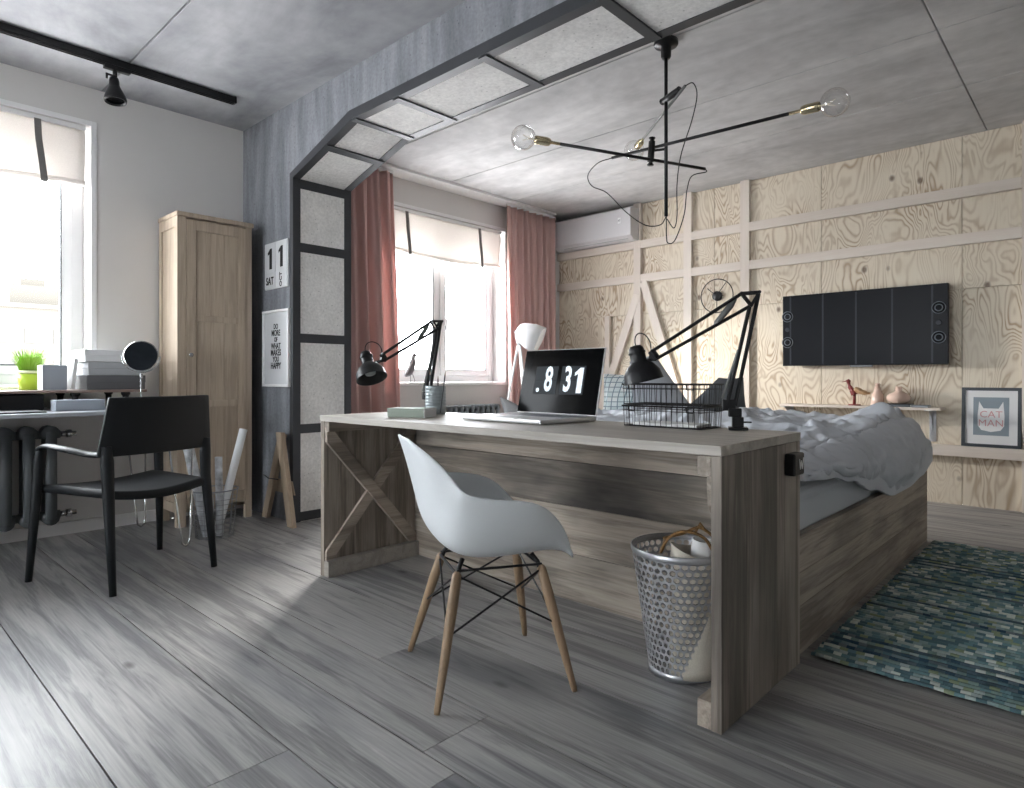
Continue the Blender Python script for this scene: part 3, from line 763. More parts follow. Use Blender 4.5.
hairleg(-3.775, 1.375, .075); hairleg(-4.47, 1.36, .06); hairleg(-3.93, -.4, .07); hairleg(-4.47, -.4, .06)
# riser
t = thing('desk_riser', 'long brown-edged riser shelf standing on the pale window desk', 'shelf', (-4.35, .4, .75))
b = MB(); b.box(-4.585, -4.15, -.5, 1.295, .863, .877); b.build('board', 'brown_edge', t, bevel=.002)
for y in (1.20, .95, -.4):
    for x in (-4.21, -4.54):
        b = MB(); b.lathe([(0, .771), (.016, .771), (.016, .84), (.024, .85), (.024, .8628), (0, .8628)], Matrix.Translation((x, y, 0)), 14); b.build('peg', 'black', t)
o = MB().box(-4.5, -4.17, -.35, .80, .771, .856).build('amplifier', 'black', bevel=.004); tag(rebase(o), 'flat black box pushed in under the riser shelf', 'box')
o = MB().box(-4.13, -4.02, .82, 1.045, .771, .828).build('storage_box', 'bluecard', bevel=.003); tag(rebase(o), 'low blue grey box at the front of the window desk below the riser', 'box')
o = MB().box(-4.13, -3.9, .4, .76, .771, .779).build('closed_notebook', 'black', bevel=.002); tag(rebase(o), 'thin black notebook lying at the front edge of the window desk', 'notebook')
# things on riser
zr = .878
t = thing('potted_grass', 'lime green pot of bright green grass on the riser by the window', 'plant', (-4.44, .785, zr))
b = MB(); b.lathe([(0, 0), (.048, 0), (.058, .105), (.053, .105), (.046, .02), (0, .02)], Matrix.Translation((-4.44, .785, zr)), 28); p = b.build('pot', 'pot', t, smooth=True)
b = MB(); b.lathe([(.0585, .092), (.061, .092), (.061, .108), (.0565, .108)], Matrix.Translation((-4.44, .785, zr)), 28); b.build('pot_rim', 'potband', p, smooth=True)
b = MB(); rg = random.Random(5)
for i in range(320):
    a = rg.random()*2*PI; r0 = .04*math.sqrt(rg.random()); h = rg.uniform(.08, .15); l = rg.uniform(.0, .06)
    x, y = -4.44+r0*math.cos(a), .785+r0*math.sin(a)
    q = [V((x, y, zr+.085)), V((x+l*.4*math.cos(a), y+l*.4*math.sin(a), zr+.085+h*.6)), V((x+l*math.cos(a), y+l*math.sin(a), zr+.085+h))]
    b.tube(q, [.0022, .0018, .0004], 3, cap=False)
o = b.build('grass', 'grass', t)
o['kind'] = 'stuff'
t = thing('tissue_box', 'white square box with a grey front face on the riser beside the green pot', 'box', (-4.30, .87, zr))
b = MB(); b.box(-4.36, -4.24, .805, .92, zr, zr+.138); b.build('carton', 'whitecard', t, bevel=.003)
b = MB(); b.box(-4.2398, -4.238, .807, .918, zr+.002, zr+.136); b.build('front_face', 'bluecard', t)
t = thing('leaning_album', 'thin white album standing on end beside the stack of boxes', 'book', (-4.3, .95, zr))
m = Matrix.Translation((0, .95, zr)) @ Matrix.Rotation(-.10, 4, 'X') @ Matrix.Translation((0, -.95, -zr))
b = MB(); b.box(-4.40, -4.235, .935, .953, zr+.003, zr+.175, m); b.build('cover', 'whitecard', t, bevel=.002)
b = MB(); b.box(-4.395, -4.2345, .9375, .9505, zr+.006, zr+.172, m); b.build('pages', 'paper', t)
def cbox(name, x0, x1, y0, y1, z0, z1, mat, label, lid=True):
    t = thing(name, label, 'box', ((x0+x1)/2, (y0+y1)/2, z0), group=None)
    b = MB(); b.box(x0+.002, x1-.002, y0+.002, y1-.002, z0, z1-.001); b.build('tray', mat, t, bevel=.002)
    b = MB(); b.box(x0, x1, y0, y1, z1-(z1-z0)*.5, z1); b.build('lid', mat, t, bevel=.002)
cbox('document_box', -4.50, -4.19, 1.00, 1.30, zr, zr+.082, 'darkcard', 'charcoal document box at the bottom of the stack on the riser')
cbox('document_box', -4.52, -4.22, 1.015, 1.29, zr+.083, zr+.158, 'greycard', 'pale grey document box in the middle of the stack on the riser')
cbox('document_box', -4.50, -4.21, .995, 1.255, zr+.159, zr+.228, 'whitecard', 'white document box on top of the stack on the riser')
# mirror
t = thing('table_mirror', 'round chrome swivel mirror on a stem at the end of the window desk', 'mirror', (-4.09, 1.245, .771))
mx, my = -4.09, 1.245
b = MB(); b.lathe([(0, 0), (.065, 0), (.068, .006), (.05, .012), (.008, .018), (0, .018)], Matrix.Translation((mx, my, .771)), 30); b.build('base', 'chrome', t, smooth=True)
b = MB(); b.tube([(mx, my, .765), (mx, my, .965)], .006); b.lathe([(0, -.016), (.009, -.012), (.009, .012), (0, .016)], Matrix.Translation((mx, my, .955)), 12)
hd = V((mx, my, 1.07)); nrm = V((1, -.42, .18)).normalized(); sd = V((0, 0, 1)).cross(nrm).normalized(); up = nrm.cross(sd)
q = [hd+sd*.096*math.cos(a)+up*.096*math.sin(a)*1 for a in [PI+PI*k/20 for k in range(21)]]
b.tube(q, .004, 8)
b.build('stem', 'chrome', t, smooth=True)
mtx = Matrix((sd, up, nrm)).transposed().to_4x4(); mtx.translation = hd
b = MB(); b.lathe([(.082, -.006), (.090, -.004), (.090, .006), (.084, .008)], mtx, 40); b.lathe([(0, -.006), (.082, -.006)], mtx, 40); b.build('mirror_ring', 'chrome', t, smooth=True)
b = MB(); b.lathe([(0, .0055), (.085, .0055)], mtx, 40); b.build('mirror_glass', 'mirror', t)

# ------------------------------------------------------------------ radiators
def radiator(x, y1, n, z0, z1, pitch, label, pipes=True, rz=0):
    t = thing('radiator', label, 'radiator', (x, y1-n*pitch/2, z0))
    for k in range(n):
        yc = y1-pitch*(k+.5)
        b = MB()
        for dx in (-.05, .05):
            b.tube([(x+dx, yc, z0+.03), (x+dx, yc, z1-.03)], pitch*.28, 10, flat=1.0)
        for z, h in ((z0+.035, .035), (z1-.035, .035)):
            b.tube([(x-.058, yc, z), (x+.058, yc, z)], pitch*.40, 12)
        b.tube([(x, yc-pitch/2, z0+.045), (x, yc+pitch/2, z0+.045)], .024, 10); b.tube([(x, yc-pitch/2, z1-.045), (x, yc+pitch/2, z1-.045)], .024, 10)
        b.build('section', 'radiator', t, smooth=True)
    if pipes:
        for z in (z0+.045, z1-.045):
            b = MB(); b.tube([(x, y1-.005, z), (x, y1+.045, z)], .017, 10); b.lathe([(0, 0), (.024, 0), (.024, .025), (.014, .03), (.014, .05), (0, .05)], look((x, y1+.03, z), (x, y1+1, z)), 12)
            b.build('end_valve', 'chrome', t, smooth=True)
    # feet
    for k in (0, n-1):
        yc = y1-pitch*(k+.5)
        b = MB(); b.box(x-.075, x+.0, yc-.015, yc+.015, z0-.0, z0+.02); b.box(XL+.002, x-.02, yc-.01, yc+.01, z1-.06, z1-.04); b.build('bracket', 'radiator', t)
radiator(-4.455, .93, 12, .112, .665, .103, 'dark grey cast iron radiator under the near left window desk')
radiator(-4.50, 4.60, 12, .135, .69, .070, 'dark grey cast iron radiator under the far window behind the bed', False)

# ------------------------------------------------------------------ black armchair
def armchair():
    t = thing('armchair', 'black plastic armchair with open arms facing the window desk', 'chair', (-3.49, 1.02, 0), PI+.255, local=True)
    # local: x forward, y left
    fx, rx = .250, -.235; fw, rw = .318, .248
    for s in (-1, 1):
        b = MB(); b.tube([(fx+.02, s*fw, 0), (fx, s*(fw-.015), .3), (fx-.015, s*(fw-.03), .56), (fx-.03, s*(fw-.033), .622)], [.0145, .020, .025, .019], 14, flat=.9)
        b.build('leg', 'chairblk', t, smooth=True)
        b = MB(); b.tube([(rx-.045, s*rw, 0), (rx-.01, s*(rw-.006), .3), (rx+.008, s*(rw-.010), .46), (rx+.014, s*(rw-.008), .58), (rx+.012, s*(rw-.004), .645)], [.0145, .021, .025, .027, .020], 14, flat=.9)
        b.build('leg', 'chairblk', t, smooth=True)
        b = MB(); b.tube(crom([(fx-.02, s*(fw-.033), .612), (fx-.08, s*(fw-.03), .630), (0, s*(fw-.02), .626), (rx+.11, s*(rw+.012), .606), (rx+.015, s*(rw-.006), .608)], 5), .025, 12, flat=.5)
        b.build('armrest', 'chairblk', t, smooth=True)
    b = MB()
    def sf(u, v):
        x = rx-.005+(fx+.03-rx)*u; w = rw-.02+(fw-rw-.02)*u
        y = (v*2-1)*w
        z = .430-.026*math.cos((v*2-1)*PI/2)*(1-.3*u)-.03*max(0, u-.85)*4*.3
        return V((x, y, z))
    b.grid(sf, 14, 14); b.build('seat', 'chairblk', t, smooth=True, solid=.036)
    b = MB()
    def bf(u, v):
        s = v*2-1; w = .276-.034*u
        z = .598+.262*u; x = rx+.030-.032*u-.035*(1-s*s)
        return V((x, s*w, z))
    b.grid(bf, 8, 14); b.build('backrest', 'chairblk', t, smooth=True, solid=.018, bevel=.004)
    return t
armchair()

# ------------------------------------------------------------------ wire basket of rolls, left floor
t = thing('wire_basket', 'round zinc wire basket on the floor in front of the wardrobe', 'basket', (-3.90, 1.60, 0))
bx, by = -3.90, 1.585
b = MB()
def ringpts(r, z, n=32): return [(bx+r*math.cos(2*PI*k/n), by+r*math.sin(2*PI*k/n), z) for k in range(n)]
for z in [.003, .03, .058, .086, .114, .142, .17, .2, .228]:
    b.tube(ringpts(.100+.028*z/.28, z+.003), .0016, 5, closed=True)
for k in range(14):
    a = 2*PI*k/14; b.tube([(bx+.102*math.cos(a), by+.102*math.sin(a), .004), (bx+.128*math.cos(a), by+.128*math.sin(a), .28)], .0018, 5)
for k in range(7):
    a = PI*k/7; b.tube([(bx+.102*math.cos(a), by+.102*math.sin(a), .004), (bx-.102*math.cos(a), by-.102*math.sin(a), .004)], .0016, 5)
b.build('wires', 'clearbasket', t, smooth=True)
b = MB(); b.tube(ringpts(.129, .282), .004, 8, closed=True); b.build('rim', 'clearbasket', t, smooth=True)
def roll(p, q, r, mat, label, name='paper_roll'):
    t = thing(name, label, 'paper roll', p)
    m = look(p, q); L_ = (V(q)-V(p)).length
    b = MB(); b.lathe([(r*.8, .0), (r, 0), (r, L_), (r*.8, L_), (r*.8, 0)], m, 16); b.build('tube', mat, t, smooth=True)
    b = MB(); b.lathe([(0, L_*.97), (r*.8, L_*.97)], m, 16); b.build('inner_layer', 'paper', t)
roll((-3.935, 1.612, .012), (-3.95, 1.78, .625), .024, 'acrylic', 'long glossy white tube leaning to the right out of the wire basket')
roll((-3.865, 1.60, .01), (-3.872, 1.595, .475), .021, 'tube_paper', 'upright marbled paper roll in the middle of the wire basket')
roll((-3.90, 1.545, .012), (-3.95, 1.45, .55), .03, 'tube_paper', 'thick mottled paper roll leaning left in the wire basket behind the armchair')
roll((-3.965, 1.56, .012), (-3.985, 1.51, .40), .018, 'darkcard', 'short dark cardboard roll at the back of the wire basket')

# ------------------------------------------------------------------ pier: calendar, poster, A trestle
t = thing('flip_calendar', 'white perpetual wall calendar reading 11 SAT on the concrete pier', 'calendar', (-4.1, YP-.01, 1.545))
R90 = Matrix.Rotation(PI/2, 4, 'X')
b = MB(); b.box(-4.258, -3.938, YP-.014, YP, 1.545, 1.862); b.build('back_plate', 'poster_paper', t, bevel=.01, seg=3)
for x0, x1, z0, z1 in ((-4.248, -4.102, 1.655, 1.852), (-4.096, -3.948, 1.655, 1.852), (-4.248, -4.102, 1.555, 1.649), (-4.096, -3.948, 1.555, 1.649)):
    b = MB(); b.box(x0, x1, YP-.017, YP-.014, z0, z1); b.build('card', 'poster_paper', t, bevel=.001)
Y_ = YP-.0178
one(Matrix.Translation((-4.18, Y_, 1.75)) @ R90, .14, 'ink', t)
one(Matrix.Translation((-4.03, Y_, 1.752)) @ R90, .14, 'ink', t)
text('SAT', .072, Matrix.Translation((-4.175, Y_, 1.598)) @ R90, 'ink', t, sx=.85, bold=.0015)
text('OCT', .045, Matrix.Translation((-4.022, Y_, 1.60)) @ R90 @ Matrix.Rotation(PI/2, 4, 'Z'), 'ink', t, bold=.001)
t = thing('framed_poster', 'white framed lettering poster hung on the concrete pier below the calendar', 'picture', (-4.1, YP-.01, .89))
b = MB(); x0, x1, z0, z1 = -4.275, -3.91, .885, 1.40; f = .016
b.box(x0, x1, YP-.026, YP-.001, z0, z0+f).box(x0, x1, YP-.026, YP-.001, z1-f, z1).box(x0, x0+f, YP-.026, YP-.001, z0+f, z1-f).box(x1-f, x1, YP-.026, YP-.001, z0+f, z1-f)
b.build('frame', 'white', t, bevel=.003)
b = MB(); b.box(x0+f, x1-f, YP-.012, YP-.004, z0+f, z1-f); b.build('print', 'poster_paper', t)
for k, (s, sz) in enumerate((('DO', .048), ('MORE', .056), ('OF', .044), ('WHAT', .054), ('MAKES', .058), ('YOU', .05), ('HAPPY', .058))):
    text(s, sz, Matrix.Translation((-4.10, YP-.0128, 1.288-k*.044)) @ R90, 'ink', t, bold=.0015, sx=.8)
t = thing('wooden_trestle', 'small raw timber A shaped trestle leaning on the concrete pier', 'trestle', (-4.03, 2.02, 0))
lean = Matrix.Translation((0, 1.985, 0)) @ Matrix.Rotation(-.03, 4, 'X') @ Matrix.Translation((0, -1.985, 0))
b = MB(); q = [(-4.07, 0), (-4.0, 0)]
def slant(x0b, x1b, x0t, x1t, z0, z1, y0, y1, nm='leg'):
    b = MB(); b.prism([lean @ V(p) for p in ((x0b, y0, z0), (x1b, y0, z0), (x1t, y0, z1), (x0t, y0, z1))], (lean.to_3x3() @ V((0, y1-y0, 0)))); b.build(nm, 'raw_pine', t, bevel=.002)
slant(-4.215, -4.145, -4.015, -3.945, .004, .575, 2.022, 2.05); slant(-3.80, -3.73, -3.985, -3.915, .004, .59, 1.99, 2.02)
slant(-4.135, -3.83, -4.10, -3.87, .19, .275, 2.0505, 2.06, 'crossbar')
b = MB(); b.tube([lean @ V((-4.12, 1.985, .30)), lean @ V((-4.05, 1.982, .285)), lean @ V((-3.92, 1.982, .29))], .004, 6); b.build('brace_wire', 'black', t)

# ------------------------------------------------------------------ desk
t = thing('bed_desk', 'long weathered timber desk standing across the end of the bed', 'desk', (-1.76, 1.9, 0))
DX0, DX1, DY0, DY1, DZ = -2.768, -.753, 1.618, 2.215, .767
b = MB()
ys = [DY0, 1.80, 2.0, DY1]
for a, c in zip(ys, ys[1:]): b.box(DX0-.001, DX1+.001, a, c-.0012, DZ-.028, DZ)
b.build('tabletop', 'desk_top', t, bevel=.0015)
def panel(x0, x1, nm):
    b = MB(); ys = [1.622, 1.79, 2.01, 2.19, DY1-.005]
    for a, c in zip(ys, ys[1:]): b.box(x0, x1, a, c-.0012, 0, DZ-.029)
    return b.build(nm, 'desk_z', t, bevel=.0012)
panel(DX1-.03, DX1, 'side_panel'); panel(DX0, DX0+.03, 'side_panel')
b = MB(); zs = [0, .20, .40, .59, DZ-.03]
for a, c in zip(zs, zs[1:]): b.box(DX0+.031, DX1-.031, 2.165, 2.19, a, c-.002)
b.build('back_panel', 'desk_x', t, bevel=.0015)
xi = DX0+.031
b = MB(); b.box(xi, xi+.04, 1.622, 2.163, .0, .075); b.build('bottom_batten', 'desk_top', t, bevel=.002)
b = MB(); b.box(xi, xi+.04, 1.624, 2.163, .69, DZ-.03); b.build('top_batten', 'desk_y', t, bevel=.002)
b = MB(); b.beam((xi+.012, 1.66, .70), (xi+.012, 2.13, .08), .02, .07, up=(1, 0, 0)); 
bb = MB(); bb.prism([(xi, 1.625, .689), (xi, 1.665, .689), (xi, 2.16, .115), (xi, 2.16, .076), (xi, 2.12, .076), (xi, 1.625, .64)], (.022, 0, 0)); bb.build('cross_brace', 'desk_y', t, bevel=.0015)
b = MB(); b.prism([(xi, 2.16, .689), (xi, 2.12, .689), (xi, 1.625, .12), (xi, 1.625, .076), (xi, 1.66, .076), (xi, 2.16, .645)], (.018, 0, 0)); b.build('cross_brace', 'desk_y', t, bevel=.0015)
xr_ = DX1-.031
b = MB(); b.box(xr_-.04, xr_, 1.624, 2.163, .682, DZ-.03); b.build('top_batten', 'desk_y', t, bevel=.002)
b = MB(); b.box(xr_-.04, xr_, 1.624, 2.163, 0, .075); b.build('bottom_batten', 'desk_y', t, bevel=.002)
b = MB(); b.prism([(xr_-.02, 1.64, .68), (xr_-.02, 1.72, .68), (xr_-.02, 2.16, .11), (xr_-.02, 2.16, .075), (xr_-.02, 2.10, .075), (xr_-.02, 1.64, .60)], (.02, 0, 0)); b.build('cross_brace', 'desk_y', t, bevel=.0015)
# speaker box on the desk side
t = thing('wall_box', 'small black box with a white zigzag mark fixed to the desk end', 'socket', (DX1+.017, 2.11, .64))
b = MB(); b.box(DX1, DX1+.034, 2.067, 2.152, .638, .708); b.build('housing', 'black', t, bevel=.006, seg=3)
b = MB(); X = DX1+.0345
zz = [(2.104, .690), (2.112, .657), (2.120, .684), (2.130, .657), (2.140, .692)]
for (a, c), (d_, e_) in zip(zz, zz[1:]): b.beam((X, a, c), (X, d_, e_), .0055, .002, up=(1, 0, 0))
b.build('zigzag_mark', 'white', t)

# ------------------------------------------------------------------ bed
t = thing('timber_bed', 'low weathered timber bed frame running back from the desk', 'bed', (-1.78, 3.3, 0))
BX0, BX1, BY0, BY1 = -2.75, -.775, 2.222, 4.36
for x0, x1 in ((BX1-.03, BX1), (BX0, BX0+.03)):
    b = MB()
    for z0, z1 in ((.0, .165), (.167, .28), (.282, .405)): b.box(x0, x1, BY0, BY1, z0, z1)
    b.build('side_rail', 'desk_y', t, bevel=.002)
b = MB()
for z0, z1 in ((.0, .165), (.167, .28), (.282, .405)): b.box(BX0+.031, BX1-.031, BY1-.03, BY1, z0, z1)
b.build('end_rail', 'desk_x', t, bevel=.002)
b = MB()
for k in range(10): b.box(BX0+.031, BX1-.031, BY0+.02+k*.21, BY0+.12+k*.21, .16, .18)
b.build('slats', 'batten_x', t)
b = MB(); b.box(BX0+.035, BX1-.035, BY0+.005, BY1-.035, .181, .555); o = b.build('mattress', 'sheet', None, smooth=False, bevel=.05, seg=5)
tag(rebase(o), 'thick mattress in a grey sheet lying in the timber bed frame', 'mattress')
# duvet
b = MB()
def lerp(tab, x):
    for (a, p), (c, q) in zip(tab, tab[1:]):
        if x <= c: 
            k = max(0, (x-a)/(c-a)); k = k*k*(3-2*k)
            return p+(q-p)*k
    return tab[-1][1]
def duv(u, v):
    # u along y, v across x then over the right side and back under
    y = 2.25+2.13*u
    top = lerp([(2.2, .63), (2.7, .66), (3.2, .675), (3.6, .69), (3.95, .70), (4.2, .69), (4.45, .62)], y)
    bul = lerp([(2.2, .0), (2.9, -.01), (3.2, -.008), (3.6, .0), (4.0, -.015), (4.3, -.03), (4.45, -.04)], y)
    low = lerp([(2.2, .60), (2.55, .575), (2.8, .535), (3.12, .455), (3.5, .385), (3.8, .385), (4.1, .41), (4.45, .47)], y)
    xr = -.80
    if v < .06:
        k = v/.06; x = BX0+.02+.02*k; z = .565+(top-.565)*k
    elif v < .74:
        k = (v-.06)/.68; x = BX0+.04+(xr-BX0-.12)*k
        z = top+.055*math.exp(-((y-4.12)/.35)**2-((x+.96)/.14)**2)+.05*math.exp(-((y-3.4)/.3)**2-((x+1.5)/.35)**2)
    else:
        k = (v-.74)/.26; a = k*PI*1.02-.0
        rad = (top-low)/2; cz = (top+low)/2
        x = xr-.08+(.075+bul)*math.sin(min(a, PI))*1.0+0*a; x += .06*min(1, k*2.2)*(1-max(0, k-.6)*1.4)
        z = cz+rad*math.cos(a)
    # wrinkles
    p = V((x*2.2, y*2.2, z*3))
    q_ = V((x*1.3+y*.8+.3*noise.noise(p*1.5), y*1.1-x*.5, z*1.5))
    w = noise.noise(p)*.030+.028*(1-min(1, abs(noise.noise(q_*3.1))*4))*(.5+noise.noise(p*1.7))+.020*(1-min(1, abs(noise.noise(q_*6.3+V((5, 2, 1))))*3.2))+.008*noise.noise(p*9)-.01
    rid = abs(noise.noise(V((x*2.4+y*1.3, y*1.2, z*2.5+3))))
    w += .035*(1-min(1, rid*5))*(.4+.6*u)
    if v < .74: z += w*min(1, .2+u*4+ .3)
    else:
        k = (v-.74)/.26
        x += w*.9*math.sin(k*PI); z += w*math.cos(k*PI)*.6*(1-k)
    if v > .74 : x = max(x, -.865 if k < .5 else -.762)
    return V((x, y, max(z, .562) if x < -.83 else z))
b.grid(duv, 150, 220)
o = b.build('duvet', 'duvet', None, smooth=True, solid=.02, sub=0); tag(rebase(o), 'rumpled pale duvet spilling over the right side of the bed', 'duvet')

# cushions : bulged quads
def cushion(c, th, mat, label, name='cushion'):
    c = [V(p) for p in c]   # TL, TR, BR, BL
    n = (c[1]-c[0]).cross(c[3]-c[0]).normalized()
    mid = (c[2]+c[3])/2
    t = thing(name, label, 'cushion', (mid.x, mid.y, min(c[2].z, c[3].z)))
    b = MB()
    for s in (-1, 1):
        def fn(u, v):
            a = c[0].lerp(c[1], u); d = c[3].lerp(c[2], u); p = a.lerp(d, v)
            bl = (math.sin(PI*u)*math.sin(PI*v))**.55
            ctr = (c[0]+c[1]+c[2]+c[3])/4
            pin = .05*(math.sin(PI*u)*(1-math.sin(PI*v))+math.sin(PI*v)*(1-math.sin(PI*u)))
            p = p.lerp(ctr, pin)
            return p+n*s*(th/2*bl*(1+.15*noise.noise(p*7)))
        b.grid(fn, 16, 16)
    bmesh.ops.remove_doubles(b.bm, verts=b.bm.verts, dist=.0008)
    cv = b.build('cover', mat, t, smooth=True)
    b = MB()
    pts = []
    for a, d in zip(c, c[1:]+c[:1]):
        ctr = (c[0]+c[1]+c[2]+c[3])/4
        for k in range(8):
            q = a.lerp(d, k/8); pts.append(q.lerp(ctr, .05*math.sin(PI*k/8)))
    b.tube(pts, .004, 6, closed=True); b.build('piping', mat, t, smooth=True)
s_, c_ = .68216, .73121
def at(px, py, d):
    a = (px-512)/641*d; return V((-s_*d+c_*a, c_*d+s_*a, .95+(377-py)/641*d))
CP = dict(
 a=[at(630, 362, 4.55), at(654, 354, 4.6), at(698, 415, 4.55), at(634, 415, 4.5)],
 b=[at(719, 378, 4.1), at(743, 378, 4.15), at(748, 422, 4.0), at(670, 422, 3.95)],
 c=[at(604, 374, 4.85), at(650, 375, 4.9), at(650, 416, 4.8), at(603, 416, 4.75)],
 d=[at(500, 397, 3.86), at(511, 402, 3.83), at(545, 420, 3.7), at(506, 420, 3.75)])
cushion(CP['a'], .13, 'cush_light', 'large light grey cushion standing on the bed behind the black desk lamp head')
cushion(CP['b'], .12, 'cush_dark', 'dark grey cushion standing on the bed behind the desk lamp clamp')
cushion(CP['c'], .12, 'gridcloth', 'white cushion with a blue grid pattern on the bed behind the laptop')
cushion(CP['d'], .06, 'cush_mid', 'grey felt cushion with a pointed corner rising left of the laptop')

# rug
b = MB(); RX0, RX1, RY0, RY1 = -.738, .95, 2.275, 4.34
def rf(u, v):
    x = RX0+(RX1-RX0)*u; y = RY0+(RY1-RY0)*v
    e1 = .004*math.sin(x*42)+.004*noise.noise(V((x*9, 0, 0)))
    y += e1*(1-v)-e1*v
    x += .007*math.sin(y*60)*(1 if u > .5 else .3)
    row = (v*(RY1-RY0)/.028)
    return V((x, y, .012+.003*math.sin(row*2*PI)))
b.grid(rf, 60, 400)
o = b.build('rug', 'rug', None, smooth=True, solid=.008); tag(rebase(o), 'woven blue green cord rug on the floor beside the bed', 'rug')

# ------------------------------------------------------------------ things on the desk
# green box
t = thing('gift_box', 'flat sage green box with a white end lying on the desk near the pencil cup', 'box', (-2.335, 1.83, DZ), .36, local=True)
b = MB(); b.box(-.095, .095, -.055, .055, .001, .042); b.build('carton', 'greenbox', t, bevel=.002)
b = MB(); b.box(.0952, .0985, -.054, .054, .002, .0415); b.build('end_label', 'whitecard', t)
# pencil cup
t = thing('pencil_cup', 'ribbed pewter grey cup behind the sage green box on the desk', 'cup', (-2.36, 2.0, DZ))
px, py = at(436, 412, 3.12).x, at(436, 412, 3.12).y
m = Matrix.Translation((px, py, DZ+.001)); pr = [(0, 0), (.049, 0)]
for k in range(8):
    z = .008+k*.016; pr += [(.050, z), (.052, z+.004), (.052, z+.010), (.050, z+.014)]
pr += [(.051, .138), (.047, .138), (.047, .006), (0, .006)]
b = MB(); b.lathe(pr, m, 32); b.build('cup_body', 'cup', t, smooth=True)
t.location = (px, py, DZ)
for k_, (dx, dy, tx, ty, h, r, mt_, lab) in enumerate(((-.025, -.01, -.045, .0, .215, .0035, 'pencil', 'grey pencil leaning left in the pewter cup'), (.02, .01, .047, .02, .21, .0035, 'pencil', 'grey pencil leaning right in the pewter cup'), (-.01, .02, -.02, .03, .19, .003, 'black', 'short black pencil in the middle of the pewter cup'))):
    tt = thing('pencil', lab, 'pencil', (px+dx, py+dy, DZ+.009))
    a = V((px+dx, py+dy, DZ+.009)); q = V((px+tx, py+ty, DZ+h))
    b = MB(); b.tube([a, a.lerp(q, .9)], r, 6); b.build('shaft', mt_, tt)
    b = MB(); b.tube([a.lerp(q, .9), q], [r, .0006], 6); b.build('tip', 'beech', tt)
# laptop
lt = thing('laptop', 'open silver laptop on the desk with large white clock digits on a black screen', 'laptop', (-1.785, 2.19, DZ), -.06, local=True)
lw, ld = .47, .335
b = MB(); b.box(-lw/2, lw/2, -ld, 0, .002, .020); b.build('base', 'aluminium', lt, bevel=.006, seg=3)
b = MB(); b.box(-lw*.43, lw*.43, -ld*.55, -ld*.12, .0202, .0212); kb = b.build('keyboard', 'key', lt)
b = MB(); b.box(-.06, .06, -ld*.92, -ld*.62, .0202, .0208); b.build('trackpad', 'greycard', lt)
b = MB(); lh = .295; tilt = .22
ml = Matrix.Translation((0, -.004, .02)) @ Matrix.Rotation(-tilt, 4, 'X')     # lid frame: local z up along the lid
b.box(-lw/2, lw/2, -.002, .008, 0, lh, ml); ld_ = b.build('lid', 'aluminium', lt, bevel=.004, seg=3)
b = MB(); b.box(-lw/2+.004, lw/2-.004, -.0032, -.0022, .004, lh-.004, ml); b.build('screen', 'blackgl', ld_, bevel=.0)
for cx in (-.079, .079):
    b = MB(); b.box(cx-.068, cx+.068, -.0042, -.0033, .088, .215, ml); b.build('clock_tile', 'tile', ld_, bevel=.0)
RM = ml @ Matrix.Translation((0, -.0046, 0)) @ R90
text('8', .155, RM @ Matrix.Translation((-.062, .151, 0)), 'digits', ld_, sx=.62, bold=.004, extr=.0003, name='digit')
text('3', .155, RM @ Matrix.Translation((.052, .151, 0)), 'digits', ld_, sx=.62, bold=.004, extr=.0003, name='digit')
one(RM @ Matrix.Translation((.108, .151, 0)), .112, 'digits', ld_)
text('.', .14, RM @ Matrix.Translation((-.122, .141, 0)), 'digits', ld_, bold=.002, extr=.0003, name='digit')
b = MB(); b.box(-lw/2+.01, lw/2-.01, -.0044, -.0042, .1505, .1520, ml); b.build('tile_split', 'blackgl', ld_)
b = MB(); b.tube([(-lw*.4, .0, .018), (lw*.4, .0, .018)], .006, 8); b.build('hinge', 'black', lt)

# wire letter baskets
def letter_basket(z0, label):
    x0, x1, y0, y1, h = -1.325, -1.02, 2.035, 2.19, .076
    t = thing('wire_tray', label, 'basket', ((x0+x1)/2, (y0+y1)/2, z0), group='stacked wire trays')
    b = MB()
    def loop(z, e, r):
        pts = [(x0-e, y0-e, z), (x1+e, y0-e, z), (x1+e, y1+e, z), (x0-e, y1+e, z)]
        for i in range(4): b.tube([pts[i], pts[(i+1) % 4]], r, 6)
    loop(z0+h, .006, .0032)
    b.build('rim', 'black', t)
    b = MB()
    loop(z0+.003, 0, .0022)
    for k in range(15):
        x = x0+(x1-x0)*k/14
        b.tube([(x, y0-.005, z0+h), (x, y0, z0+.003), (x, y1, z0+.003), (x, y1+.005, z0+h)], .0014, 5)
    for k in range(1, 8):
        y = y0+(y1-y0)*k/8
        b.tube([(x0-.005, y, z0+h), (x0, y, z0+.003), (x1, y, z0+.003), (x1+.005, y, z0+h)], .0014, 5)
    loop(z0+h*.78, .004, .0014)
    b.build('wires', 'black', t)
    for x in (x0+.035, x1-.035):
        b = MB(); b.tube([(x-.014, y0-.007, z0+h), (x-.012, y0-.009, z0+h-.018), (x+.012, y0-.009, z0+h-.018), (x+.014, y0-.007, z0+h)], .0026, 6)
        b.build('clip', 'black', t)
    return t
letter_basket(DZ+.001, 'lower black wire tray of the stacked pair on the desk'); letter_basket(DZ+.0805, 'upper black wire tray of the stacked pair on the desk')
o = MB().box(-1.30, -1.045, 2.055, 2.17, DZ+.006, DZ+.016).build('paper_stack', 'paper', bevel=.001); tag(rebase(o), 'white papers lying in the lower black wire tray', 'papers')

